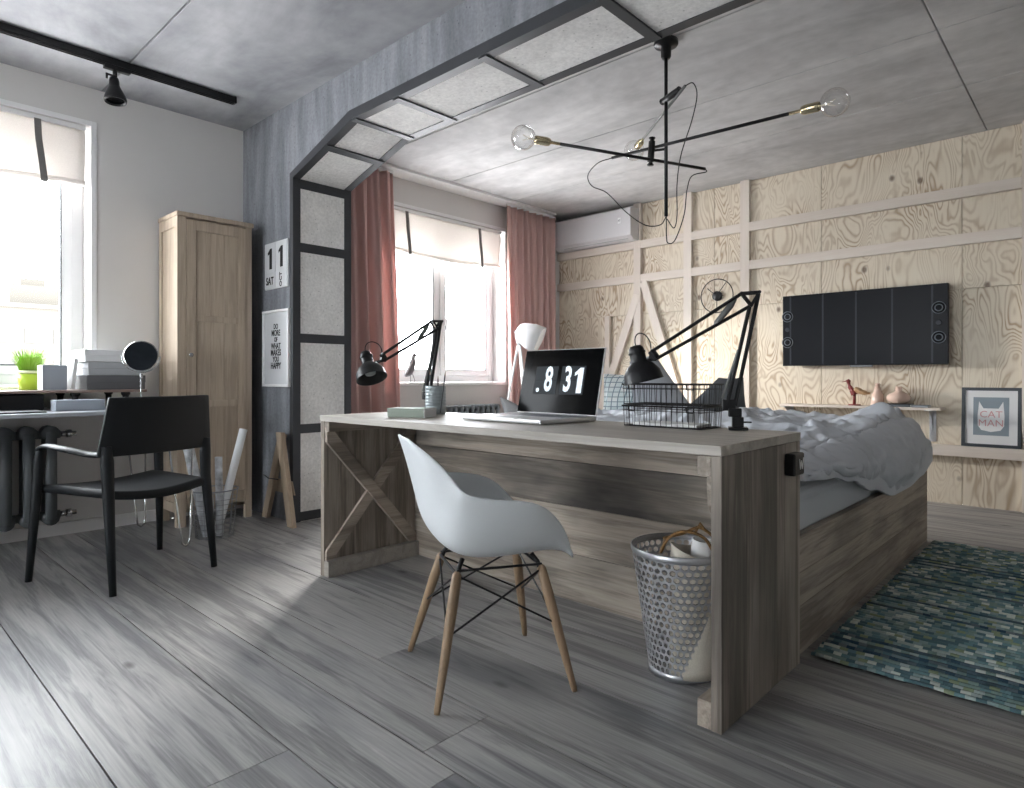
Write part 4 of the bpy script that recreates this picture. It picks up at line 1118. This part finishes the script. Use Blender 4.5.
# desk lamps
def desk_lamp(base, elbow, head, cap, rim, label, s=1.0, joint=None):
    base, elbow, head, cap, rim = map(V, (base, elbow, head, cap, rim))
    t = thing('desk_lamp', label, 'lamp', (base.x, base.y, DZ))
    dirA = (elbow-base); hx = V((head.x-elbow.x, head.y-elbow.y, 0)).normalized(); side = V((-hx.y, hx.x, 0))
    b = MB(); bz = DZ+.0005
    m = Matrix.Translation((base.x, base.y, bz)) @ Matrix.Rotation(math.atan2(hx.y, hx.x), 4, 'Z')
    b.box(-.032, .032, -.03, .03, 0, .010, m).box(-.018, .02, -.018, .018, .010, .045, m).box(-.045, -.016, -.005, .005, .024, .030, m)
    b.build('clamp', 'black', t, bevel=.002)
    b = MB(); b.box(-.012, .032, -.014, .014, .045, .075, m).box(.008, .052, -.010, .010, .066, .105, m); b.build('swivel', 'black', t, bevel=.003)
    lo = V((base.x, base.y, DZ+.085))+hx*.020
    d = (elbow-lo).normalized()
    for off, e_ in ((-.010, 0), (.016, .0)):
        b = MB()
        for s2 in (-1, 1):
            b.tube([lo+hx*off+side*.004*s2, elbow+hx*(off*1.0)+side*.004*s2+V((0, 0, -.028 if off > 0 else .0))], .0068, 8)
        b.build('lower_arm', 'black', t)
    b = MB(); sp = [lo.lerp(elbow, .06)+hx*.035, lo.lerp(elbow, .5)+hx*.016]
    b.tube(sp, .006, 8); b.build('spring', 'brushed', t)
    # elbow plates
    ea, eb, ec = elbow+hx*-.012+V((0, 0, .006)), elbow+hx*.045+V((0, 0, .004)), elbow+hx*.014+V((0, 0, -.038))
    b = MB()
    for s2 in (-1, 1):
        for p, q in ((ea, eb), (eb, ec), (ec, ea)): b.beam(p+side*.013*s2, q+side*.013*s2, .003, .010, up=side.cross((q-p).normalized()))
    b.tube([ea-side*.016, ea+side*.016], .006, 8); b.tube([eb-side*.016, eb+side*.016], .006, 8); b.tube([ec-side*.016, ec+side*.016], .006, 8)
    b.build('elbow_joint', 'black', t)
    hd = head
    ha, hb = hd+V((0, 0, .012)), hd+V((0, 0, -.012))+(-hx)*.02
    for p, q in ((eb, ha), (ec, hb)):
        b = MB()
        for s2 in (-1, 1): b.tube([p+side*.004*s2, q+side*.004*s2], .006, 8)
        b.build('upper_arm', 'black', t)
    b = MB(); p0 = eb.lerp(ha, .06)+V((0, 0, -.006)); p1 = ec.lerp(hb, .38)+V((0, 0, .002)); b.tube([p0, p0.lerp(p1, .25), p1.lerp(p0, .1), p1], [.004, .012, .010, .004], 10); b.build('spring', 'brushed', t, smooth=True)
    # knuckle
    ax = (rim-cap).normalized(); neck = cap.lerp(rim, .42)
    b = MB(); b.tube([ha+V((0, 0, .004)), hb], .014, 8); b.prism([ha+V((0, 0, .012))-side*.008, hb-V((0, 0, .010))-side*.008, hb-hx*-.03-V((0, 0, .008))-side*.008], side*.016); b.tube([hb, neck], .0065, 8); b.build('knuckle', 'black', t)
    m = look(cap, rim)
    L_ = (rim-cap).length
    b = MB()
    R = .072*s
    b.lathe([(0, -.012), (.018, -.010), (.026, .0), (.028, .012), (.028, L_*.38), (.034, L_*.44), (.048, L_*.52), (R*.93, L_*.74), (R, L_*.98), (R*1.02, L_*1.0), (R*.98, L_*1.0), (R*.9, L_*.75), (.03, L_*.5), (0, L_*.48)], m, 32)
    sh = b.build('lamp_shade', 'black', t, smooth=True)
    b = MB(); b.lathe([(.0285, L_*.1), (.031, L_*.1), (.031, L_*.16), (.0285, L_*.16)], m, 28); b.build('collar', 'black', sh)
    b = MB(); b.lathe([(0, L_*.5), (.018, L_*.52), (.028, L_*.7), (.024, L_*.82), (0, L_*.88)], m, 20); b.build('light_bulb', 'cup', sh, smooth=True)
    b = MB(); c0 = cap+V((0, 0, .006)); b.tube(bez(c0-hx*-.0, c0+V((0, 0, .075))+hx*.02, ha+V((0, 0, .075))+hx*.0, ha+V((0, 0, .012))), .0022, 6); b.build('cord', 'black', t, smooth=True)
desk_lamp((-.939, 2.150, 0), (-.890, 2.179, 1.234), (-1.203, 2.02, 1.028), (-1.244, 1.985, 1.052), (-1.222, 2.003, .935), 'black jointed desk lamp clamped behind the wire trays at the right end of the desk', .98)
desk_lamp((-2.60, 2.165, 0), (-2.560, 2.185, 1.235), (-2.585, 1.845, 1.045), at(365.5, 354, 3.07), at(372, 378.5, 3.02), 'black jointed desk lamp at the left end of the desk behind the pencil cup', 1.0)

# ------------------------------------------------------------------ perforated bin
t = thing('waste_bin', 'tapered perforated zinc bin on the floor under the right end of the desk', 'bin', (-1.018, 1.91, 0))
cx, cy = -1.018, 1.90; NC, NR = 40, 17; zb, zt = .02, .385; rb, rt = .102, .160
b = MB(); bm = b.bm
def bp_(th, z):
    k = z/.40; r = rb+(rt-rb)*k; return V((cx+r*math.cos(th), cy+r*math.sin(th), z))
dz = (zt-zb)/NR; dth = 2*PI/NC; hr = .41
vc = {}
def gv(key, th, z):
    if key not in vc: vc[key] = bm.verts.new(bp_(th, z))
    return vc[key]
fs = []
for r in range(NR):
    off = .5 if r % 2 else 0
    for c in range(NC):
        th0 = (c+off)*dth; z0 = zb+r*dz
        outer = []
        for (a, h) in ((0, 0), (.5, 0), (1, 0), (1, .5), (1, 1), (.5, 1), (0, 1), (0, .5)):
            i2 = int(round((c+off+a)*2)) % (2*NC); zk = r*2+int(h*2)
            outer.append(gv((i2, zk), i2*dth/2, zb+zk*dz/2))
        inner_ = [bm.verts.new(bp_(th0+dth*(.5+hr*math.cos(q)), z0+dz*(.5+hr*math.sin(q)))) for q in [math.radians(x) for x in (225, 270, 315, 0, 45, 90, 135, 180)]]
        for k in range(8):
            fs.append(bm.faces.new((outer[k], outer[(k+1) % 8], inner_[(k+1) % 8], inner_[k])))
b.build('perforated_wall', 'galv', t, solid=.0015)
b = MB(); m = Matrix.Translation((cx, cy, 0))
b.lathe([(0, .004), (rb-.002, .004), (rb+.003, .0), (rb+.004, .02), (rb+.001, .022), (rb-.002, .008), (0, .008)], m, 44); b.build('base_band', 'galv', t, smooth=True)
b = MB(); b.lathe([(rt-.003, .383), (rt+.000, .383), (rt+.003, .39), (rt+.003, .403), (rt-.001, .406), (rt-.003, .400)], m, 44); b.build('rim', 'galv', t, smooth=True)
# cream bag with rope handles and a paper roll inside
t = thing('canvas_bag', 'cream canvas bag with brown rope handles standing inside the zinc bin', 'bag', (cx+.03, cy, .01))
b = MB()
def bagf(u, v):
    a = 2*PI*u; z = .012+.40*v; r = .070+.012*v
    r *= 1+.05*math.sin(3*a+1)
    k = .03*v
    return V((cx+.045+.02*v+r*math.cos(a), cy-.02+r*math.sin(a), z+.015*math.sin(2*a)*v))
b.grid(bagf, 36, 10); b.build('bag_body', 'cream_fab', t, smooth=True, solid=.002)
b = MB(); cc = V((cx+.03, cy, 0))
b.tube(crom([cc+V((-.115, .03, .405)), cc+V((-.06, .07, .425)), cc+V((-.02, .10, .445)), cc+V((.03, .10, .425)), cc+V((.09, .07, .41))], 6), .005, 7)
b.tube(crom([cc+V((-.05, -.10, .395)), cc+V((-.03, -.09, .44)), cc+V((.03, -.10, .475)), cc+V((.08, -.07, .46)), cc+V((.10, -.04, .41))], 6), .005, 7)
b.tube([cc+V((-.03, .095, .43)), cc+V((-.015, .1, .46)), cc+V((.0, .1, .44))], .005, 6)
b.build('rope_handle', 'rope', t, smooth=True)
roll((cx+.045, cy-.015, .03), (cx+.085, cy-.02, .44), .035, 'paper', 'thick white paper roll standing in the canvas bag in the zinc bin')

# ------------------------------------------------------------------ white shell chair
def shell_chair():
    t = thing('shell_chair', 'white plastic shell armchair with wooden dowel legs in front of the desk', 'chair', (-1.479, 1.465, 0), math.radians(61.7), local=True)
    rows = [ # centre x, centre z, half width, rise at the edge, shift of the edge
        (.242, .388, .188, .006, -.025), (.215, .406, .21, .025, -.01), (.16, .416, .238, .08, .015), (.095, .412, .26, .145, .03), (.025, .405, .275, .19, .04),
        (-.06, .403, .275, .203, .025), (-.13, .414, .268, .20, .02), (-.178, .452, .255, .175, .035), (-.205, .515, .235, .13, .05), (-.223, .585, .215, .085, .055),
        (-.241, .655, .195, .045, .045), (-.258, .715, .168, .012, .035), (-.272, .753, .125, -.004, .02), (-.279, .769, .065, -.004, .008)]
    nu = 22
    bm_ = MB(); bm = bm_.bm; g = []
    for (cx_, cz, hw, rise, sh) in rows:
        r_ = []
        for k in range(nu+1):
            u = k/nu*2-1
            y = hw*math.sin(u*PI/2*.98)*1.0
            e = abs(u)
            z = cz+rise*e**3.2; x = cx_+sh*e**2.0
            r_.append(bm.verts.new((x, y, z)))
        g.append(r_)
    fs = [bm.faces.new((g[i][j], g[i+1][j], g[i+1][j+1], g[i][j+1])) for i in range(len(rows)-1) for j in range(nu)]
    bm_._mark(fs)
    o = bm_.build('seat_shell', 'white_plastic', t, smooth=True, solid=.009, sub=2)
    # legs
    tops = [(-.115, .10), (-.115, -.10), (.13, .11), (.13, -.11)]
    feet = [(-.212, .222), (-.212, -.222), (.212, .222), (.212, -.222)]
    for (tx, ty), (fx_, fy) in zip(tops, feet):
        b = MB(); a = V((fx_, fy, 0)); q = V((tx*1.08, ty*1.08, .362)); 
        b.tube([a, a.lerp(q, .03), a.lerp(q, .35), a.lerp(q, .75), a.lerp(q, .97), q], [.008, .0095, .0135, .0165, .015, .007], 14)
        lg = b.build('leg', 'beech', t, smooth=True)
    # metal frame
    for (tx, ty), (fx_, fy) in zip(tops, feet):
        a = V((fx_, fy, 0)).lerp(V((tx*1.08, ty*1.08, .362)), .8)
        b = MB(); b.tube([a, V((tx*1.02, ty*1.02, .372)), V((tx*.9, ty*.9, .394))], .0075, 8); b.build('mounting_bracket', 'black', t, smooth=True)
    b = MB()
    def pt(i, k): 
        (tx, ty), (fx_, fy) = tops[i], feet[i]; return V((fx_, fy, 0)).lerp(V((tx*1.08, ty*1.08, .38)), k)
    for i, j in ((0, 1), (1, 3), (3, 2), (2, 0)):
        b.tube([pt(i, .50), pt(j, .93)], .0033, 6); b.tube([pt(j, .50), pt(i, .93)], .0033, 6)
    b.tube([pt(0, .94), pt(1, .94)], .005, 6); b.tube([pt(2, .94), pt(3, .94)], .005, 6); b.tube([pt(0, .96), pt(2, .96)], .004, 6); b.tube([pt(1, .96), pt(3, .96)], .004, 6)
    b.build('cross_wires', 'black', t)
shell_chair()

# ------------------------------------------------------------------ chandelier
t = thing('chandelier', 'black ceiling lamp with three swivelling arms and clear globe bulbs', 'lamp', (-1.73, 3.058, 1.80))
rx_, ry_ = -1.73, 3.058
b = MB(); b.lathe([(0, ZC), (.062, ZC), (.064, ZC-.02), (.060, ZC-.026), (.028, ZC-.030), (.026, ZC-.085), (.020, ZC-.095), (0, ZC-.095)], Matrix.Translation((rx_, ry_, 0)), 32); b.build('canopy', 'black', t, smooth=True)
b = MB(); b.tube([(rx_, ry_, ZC-.09), (rx_, ry_, 1.806)], .0095, 12); b.build('rod', 'black', t, smooth=True)
def arm(a, c, r=.0085, mat='black'):
    a, c = V(a), V(c); d = (c-a).normalized()
    b = MB(); b.tube([a, c], r, 12); ar = b.build('arm', mat, t, smooth=True)
    m = look(c, c+d)
    b = MB(); b.lathe([(0, 0), (.008, 0), (.008, .05), (.016, .055), (.020, .062), (.022, .075), (.022, .128), (.019, .136), (0, .14)], m, 20); so = b.build('socket', 'brass', t, smooth=True)
    b = MB(); pr = [(.013, .136)]
    for k in range(17):
        an = -1.30+(1.30+PI/2)*k/16
        pr.append((.0625*math.cos(an) if k < 16 else 0, .136+.062+.0625*math.sin(an)))
    b.lathe(pr, m, 32); bu = b.build('bulb', 'bulb', t, smooth=True)
    b = MB(); n = 5
    b.tube([m @ V((0, 0, .13)), m @ V((0, 0, .175))], .003, 6)
    z = [m @ V((.014*math.cos(k*PI*.5), .014*math.sin(k*PI*.5), .165+(.035 if k % 2 else 0))) for k in range(13)]
    b.tube(z, .0012, 5); b.build('filament', 'filament', bu)
    return d
arm((-1.617, 3.278, 2.086), (-2.075, 2.590, 2.153))
arm((-2.056, 3.032, 2.187), (-1.095, 3.065, 2.177))
arm(at(685, 86, 3.22), at(644, 138, 3.87), .0075, 'brushed')
def clampm(p, q):
    b = MB(); p, q = V(p), V(q); d = (q-p).normalized(); b.tube([p-d*.035, p-d*.02, p-d*.015, q+d*.015, q+d*.02, q+d*.035], [.019, .007, .018, .018, .007, .019], 10)
    b.build('clamp', 'black', t, smooth=True)
clampm((rx_, ry_, 2.43), (-1.655, 3.02, 2.43))
clampm((-1.80, 3.02, 2.12), (-1.80, 3.03, 2.20))
b = MB(); b.tube([(-1.80, 3.03, 2.165), (rx_, ry_, 2.165)], .007, 8); b.build('clamp', 'black', t)
def cord(pix):
    b = MB(); b.tube(crom([at(*p) for p in pix], 8), .0028, 6); b.build('cord', 'black', t, smooth=True)
cord([(685, 86, 3.22), (693, 83, 3.2), (697, 95, 3.2), (692, 120, 3.25), (681, 155, 3.3), (677, 185, 3.35), (677, 215, 3.4), (674, 228, 3.41), (667, 219, 3.416)])
cord([(705, 169, 3.5), (706, 172, 3.5), (692, 176, 3.48), (687, 190, 3.46), (684, 215, 3.44), (675, 240, 3.43), (668, 243, 3.42), (666.5, 236, 3.416), (666.3, 216, 3.416)])
cord([(612, 158, 3.62), (598, 163, 3.6), (588, 175, 3.58), (592, 186, 3.56), (607, 193, 3.54), (626, 212, 3.5), (645, 225, 3.46), (660, 225, 3.43), (666, 217, 3.416)])

# ------------------------------------------------------------------ far wall things
YW = YF
t = thing('television', 'wide black wall television with round speakers at both ends', 'television', (-1.465, YW-.06, 1.045))
tx0, tx1, tz0, tz1, ty = -2.062, -.869, 1.045, 1.643, YW-.12
b = MB(); b.box(tx0, tx1, ty, ty+.045, tz0, tz1); b.build('housing', 'screen', t, bevel=.003)
b = MB(); b.box(tx0+.2, tx1-.2, ty+.045, YW-.002, tz0+.15, tz1-.15); b.build('wall_bracket', 'black', t)
b = MB(); b.box(tx0+.006, tx1-.006, ty-.0015, ty, tz0+.006, tz1-.006); b.build('screen', 'screen', t)
for x in (tx0+.065, tx0+.325, tx0+.575, tx0+.83, tx1-.1):
    b = MB(); b.box(x-.006, x+.006, ty-.0022, ty-.0015, tz0+.01, tz1-.01); b.build('screen_seam', 'tvline', t)
for x in (tx0+.042, tx1-.058):
    for z in (tz0+.42, tz0+.20):
        m = look((x, ty-.002, z), (x, ty-1, z))
        b = MB(); b.lathe([(0, .0005), (.040, .0005), (.041, .003), (0, .0015)], m, 28); spk = b.build('speaker', 'screen', t, smooth=True)
        b = MB(); b.lathe([(.040, 0), (.046, .002), (.046, .006), (.041, .006), (.040, .001)], m, 28); b.build('surround', 'ring', spk, smooth=True)
        b = MB(); b.lathe([(.024, .002), (.028, .005), (.024, .006), (.020, .003)], m, 24); b.build('cone_ring', 'ring', spk, smooth=True)
    m = look((x, ty-.002, tz0+.31), (x, ty-1, tz0+.31))
    b = MB(); b.lathe([(.018, 0), (.020, .003), (.014, .003), (0, .004)], m, 20); b.build('tweeter', 'tvline', t, smooth=True)
b = MB(); b.box(-1.53, -1.37, ty-.006, ty+.02, tz0-.014, tz0); b.build('brand_plate', 'key', t, bevel=.002)
# wall clock
t = thing('wall_clock', 'wire ring wall clock with a black centre disc on the plywood wall', 'clock', (-2.70, YW-.03, 1.55))
cxk, czk = -2.703, 1.712
b = MB(); b.tube([(cxk+.158*math.cos(2*PI*k/48), YW-.03, czk+.158*math.sin(2*PI*k/48)) for k in range(48)], .0045, 7, closed=True); b.build('ring', 'black', t, smooth=True)
b = MB(); b.lathe([(0, 0), (.046, 0), (.046, .03), (.04, .035), (0, .035)], look((cxk, YW, czk), (cxk, YW-1, czk)), 28); b.build('centre_disc', 'black', t, smooth=True)
for a, l in ((math.radians(52), .15), (math.radians(140), .12)):
    b = MB(); b.beam((cxk, YW-.036, czk), (cxk+l*math.cos(a), YW-.036, czk+l*math.sin(a)), .007, .002, up=(0, 1, 0)); b.build('hand', 'black', t)
b = MB(); b.tube([(cxk, YW-.03, czk-.03), (cxk, YW-.03, czk-.158)], .003, 6); b.build('spoke', 'black', t)
# shelf
t = thing('wall_shelf', 'slim pale wooden wall shelf on two metal brackets below the television', 'shelf', (-1.47, YW-.1, .70))
b = MB(); b.box(-2.06, -.905, YW-.205, YW, .703, .722); b.build('board', 'batten_x', t, bevel=.002)
for x in (-2.035, -.985):
    b = MB(); b.box(x-.022, x+.022, YW-.006, YW, .46, .703); b.box(x-.022, x+.022, YW-.19, YW, .698, .703); b.prism([(x-.003, YW-.17, .699), (x-.003, YW-.006, .699), (x-.003, YW-.006, .54), (x-.003, YW-.05, .64)], (.006, 0, 0)); b.build('bracket', 'galv', t, bevel=.001)
zs = .7225; ysf = YW-.11
t = thing('bird_figurine', 'dark red wooden wading bird figurine at the left of the wall shelf', 'figurine', (-1.50, ysf, zs))
b = MB(); b.lathe([(0, 0), (.045, 0), (.045, .010), (0, .010)], Matrix.Translation((-1.50, ysf, zs)), 24); b.build('base', 'bird_red', t)
b = MB(); b.tube([(-1.502, ysf, zs+.01), (-1.50, ysf, zs+.095)], [.012, .011], 10); b.build('leg', 'bird_red', t, smooth=True)
b = MB(); b.tube(crom([(-1.50, ysf, zs+.085), (-1.515, ysf, zs+.12), (-1.535, ysf, zs+.15), (-1.543, ysf, zs+.18), (-1.545, ysf, zs+.195)], 5), [.024]*6+[.018]*5+[.012]*5+[.013]*5, 12)
b.tube([(-1.545, ysf, zs+.178), (-1.545, ysf, zs+.20), (-1.54, ysf, zs+.208)], [.013, .018, .006], 10); b.build('neck', 'bird_red', t, smooth=True)
b = MB(); b.tube([(-1.555, ysf, zs+.196), (-1.592, ysf, zs+.188)], [.006, .001], 8); b.build('beak', 'bird_red', t, smooth=True)
b = MB(); b.tube(crom([(-1.51, ysf, zs+.11), (-1.49, ysf, zs+.125), (-1.45, ysf, zs+.11), (-1.41, ysf, zs+.098), (-1.385, ysf, zs+.10)], 4), [.02]*4+[.03]*4+[.024]*4+[.012]*4+[.003], 12, flat=.8); b.build('body', 'bird_tan', t, smooth=True)
t = thing('glass_bottle', 'tall peach glass bottle in the middle of the wall shelf', 'bottle', (-1.335, ysf, zs))
b = MB(); b.lathe([(0, 0), (.044, 0), (.047, .01), (.042, .09), (.026, .115), (.024, .14), (.027, .145), (.018, .145), (.018, .11), (0, .10)], Matrix.Translation((-1.335, ysf, zs)), 28); b.build('bottle_body', 'peach', t, smooth=True)
b = MB(); b.lathe([(0, .14), (.017, .14), (.017, .165), (.02, .168), (.016, .178), (0, .18)], Matrix.Translation((-1.335, ysf, zs)), 20); b.build('stopper', 'peach', t, smooth=True)
bk = thing('book', 'slate grey book under the round flask on the wall shelf', 'book', (-1.19, ysf, zs))
b = MB(); b.box(-1.275, -1.10, ysf-.065, ysf+.065, zs, zs+.004).box(-1.275, -1.10, ysf-.065, ysf+.065, zs+.018, zs+.022).box(-1.275, -1.10, ysf-.065, ysf-.061, zs, zs+.022); b.build('cover', 'bookdark', bk)
b = MB(); b.box(-1.272, -1.103, ysf-.06, ysf+.062, zs+.004, zs+.018); b.build('pages', 'paper', bk)
bk = thing('book', 'thin blue grey book at the right end of the wall shelf', 'book', (-1.03, ysf, zs))
b = MB(); b.box(-1.095, -.985, ysf-.07, ysf+.05, zs, zs+.003).box(-1.095, -.985, ysf-.07, ysf+.05, zs+.012, zs+.015).box(-1.095, -.985, ysf-.07, ysf-.066, zs, zs+.015); b.build('cover', 'bluecard', bk)
b = MB(); b.box(-1.092, -.988, ysf-.065, ysf+.047, zs+.003, zs+.012); b.build('pages', 'paper', bk)
t = thing('glass_flask', 'wide round peach glass flask standing on a grey book on the wall shelf', 'vase', (-1.19, ysf, zs+.022))
b = MB(); b.lathe([(0, 0), (.04, 0), (.075, .02), (.085, .045), (.07, .072), (.035, .088), (.022, .10), (.020, .128), (.024, .132), (.016, .132), (.016, .10), (0, .09)], Matrix.Translation((-1.19, ysf, zs+.0225)), 32); b.build('flask_body', 'peach', t, smooth=True)
b = MB(); b.lathe([(.0215, .104), (.0245, .106), (.0245, .112), (.0215, .114)], Matrix.Translation((-1.19, ysf, zs+.0225)), 24); b.build('neck_ring', 'peach', t, smooth=True)
# cat picture
t = thing('framed_print', 'dark framed cat head print reading CAT MAN on the low wall ledge', 'picture', (-.625, YW-.05, .445))
TL = Matrix.Translation((0, YW-.055, .445)) @ Matrix.Rotation(-.09, 4, 'X') @ Matrix.Translation((0, -(YW-.055), -.445))
x0, x1, z0, z1 = -.80, -.452, .4455, .875; f = .022; y0, y1 = YW-.058, YW-.038
b = MB()
for q in ((x0, x1, z0, z0+f), (x0, x1, z1-f, z1), (x0, x0+f, z0+f, z1-f), (x1-f, x1, z0+f, z1-f)): b.box(q[0], q[1], y0, y1, q[2], q[3], TL)
b.build('frame', 'frame_black', t, bevel=.001)
b = MB(); b.box(x0+f, x1-f, y0+.008, y1-.004, z0+f, z1-f, TL); b.build('mount', 'whitecard', t)
b = MB(); b.box(x0+.07, x1-.07, y0+.0068, y0+.0078, z0+.085, z1-.07, TL); b.build('print', 'slate', t)
b = MB(); xm = (x0+x1)/2; yy = y0+.0058
out = [(-.078, .67), (-.070, .775), (-.044, .725), (.044, .725), (.070, .775), (.078, .67), (.076, .60), (.056, .568), (0, .556), (-.056, .568), (-.076, .60)]
b.prism([TL @ V((xm+x, yy, z)) for x, z in out], TL.to_3x3() @ V((0, .0008, 0))); b.build('cat_head', 'whitecard', t)
for s__, z in (('CAT', .680), ('MAN', .617)):
    text(s__, .068, TL @ Matrix.Translation((xm, yy-.001, z)) @ R90, 'pinkink', t, extr=.0003)

# ------------------------------------------------------------------ bird on the far sill
t = thing('bird_sculpture', 'slender grey bird sculpture on the far window sill beside the left curtain', 'figurine', (-4.66, 3.65, .90))
bx0, by0 = -4.66, 3.65; zb0 = .901
def bp2(dy, dz): return V((bx0, by0+dy, zb0+dz))
b = MB(); b.tube(crom([bp2(-.075, .055), bp2(-.03, .09), bp2(.0, .14), (bp2(.015, .19)), bp2(.02, .225), bp2(.03, .245), bp2(.045, .25)], 5), [.004]+[.014, .02, .026, .03]+[.034]*6+[.032]*4+[.03, .027, .024, .021]+[.02]*5+[.021]*4+[.02, .017, .014], 14)
b.build('body', 'bird_grey', t, smooth=True)
b = MB(); b.tube([bp2(.045, .248), bp2(.085, .242)], [.009, .001], 8); b.build('beak', 'black', t, smooth=True)
for s2, dy in ((-.012, .0), (.012, .0)):
    b = MB(); b.tube([bp2(-.005, .095)+V((s2, 0, 0)), bp2(.02+s2, .0)+V((s2*1.6, 0, 0))], .0022, 6); b.build('leg', 'black', t)

# ------------------------------------------------------------------ white tripod floor lamp
t = thing('floor_lamp', 'white tripod floor lamp with a cone shade by the right pink curtain', 'lamp', (-4.05, 4.55, 0))
top = at(519, 338, 6.0)
for fx_, fy in ((-.12, -.22), (.22, .02), (-.08, .24)):
    b = MB(); b.tube([(top.x+fx_, top.y+fy, 0), (top.x, top.y, top.z-.02)], [.011, .010], 10); b.build('leg', 'white', t, smooth=True)
b = MB(); b.lathe([(0, -.05), (.026, -.05), (.026, .03), (0, .03)], Matrix.Translation(top), 16); b.build('hub', 'white', t, smooth=True)
ca = at(519, 331, 6.0); cb_ = at(545, 343, 5.95)
m = look(ca, cb_)
b = MB(); b.lathe([(0, -.02), (.05, -.015), (.075, .0), (.095, .03), (.125, .12), (.135, .22), (.132, .22), (.12, .12), (.09, .03), (.0, .005)], m, 32)
sh = b.build('lamp_shade', 'white', t, smooth=True)
b = MB(); b.tube([ca+V((-.02, -.03, -.02)), ca+V((0, 0, .0))], .02, 10); b.build('knob', 'key', t)
b = MB(); b.lathe([(0, .02), (.014, .03), (.03, .09), (.026, .12), (0, .13)], m, 18); b.build('light_bulb', 'lampglow', sh, smooth=True)
t.location = (top.x, top.y, 0)
for ch in [o for o in bpy.data.objects if o.parent == t]: ch.location = -(V((top.x, top.y, 0))-V((-4.05, 4.55, 0)))
sp = bpy.data.lights.new('floor_lamp_light', 'SPOT'); sp.energy = 170; sp.spot_size = 1.5; sp.spot_blend = .8; sp.color = (1, .95, .88); sp.shadow_soft_size = .04
so = bpy.data.objects.new('floor_lamp_light', sp); COL.objects.link(so)
mm = look(m @ V((0, 0, .16)), m @ V((0, 0, 1))); so.matrix_world = mm @ Matrix.Rotation(PI, 4, 'X')
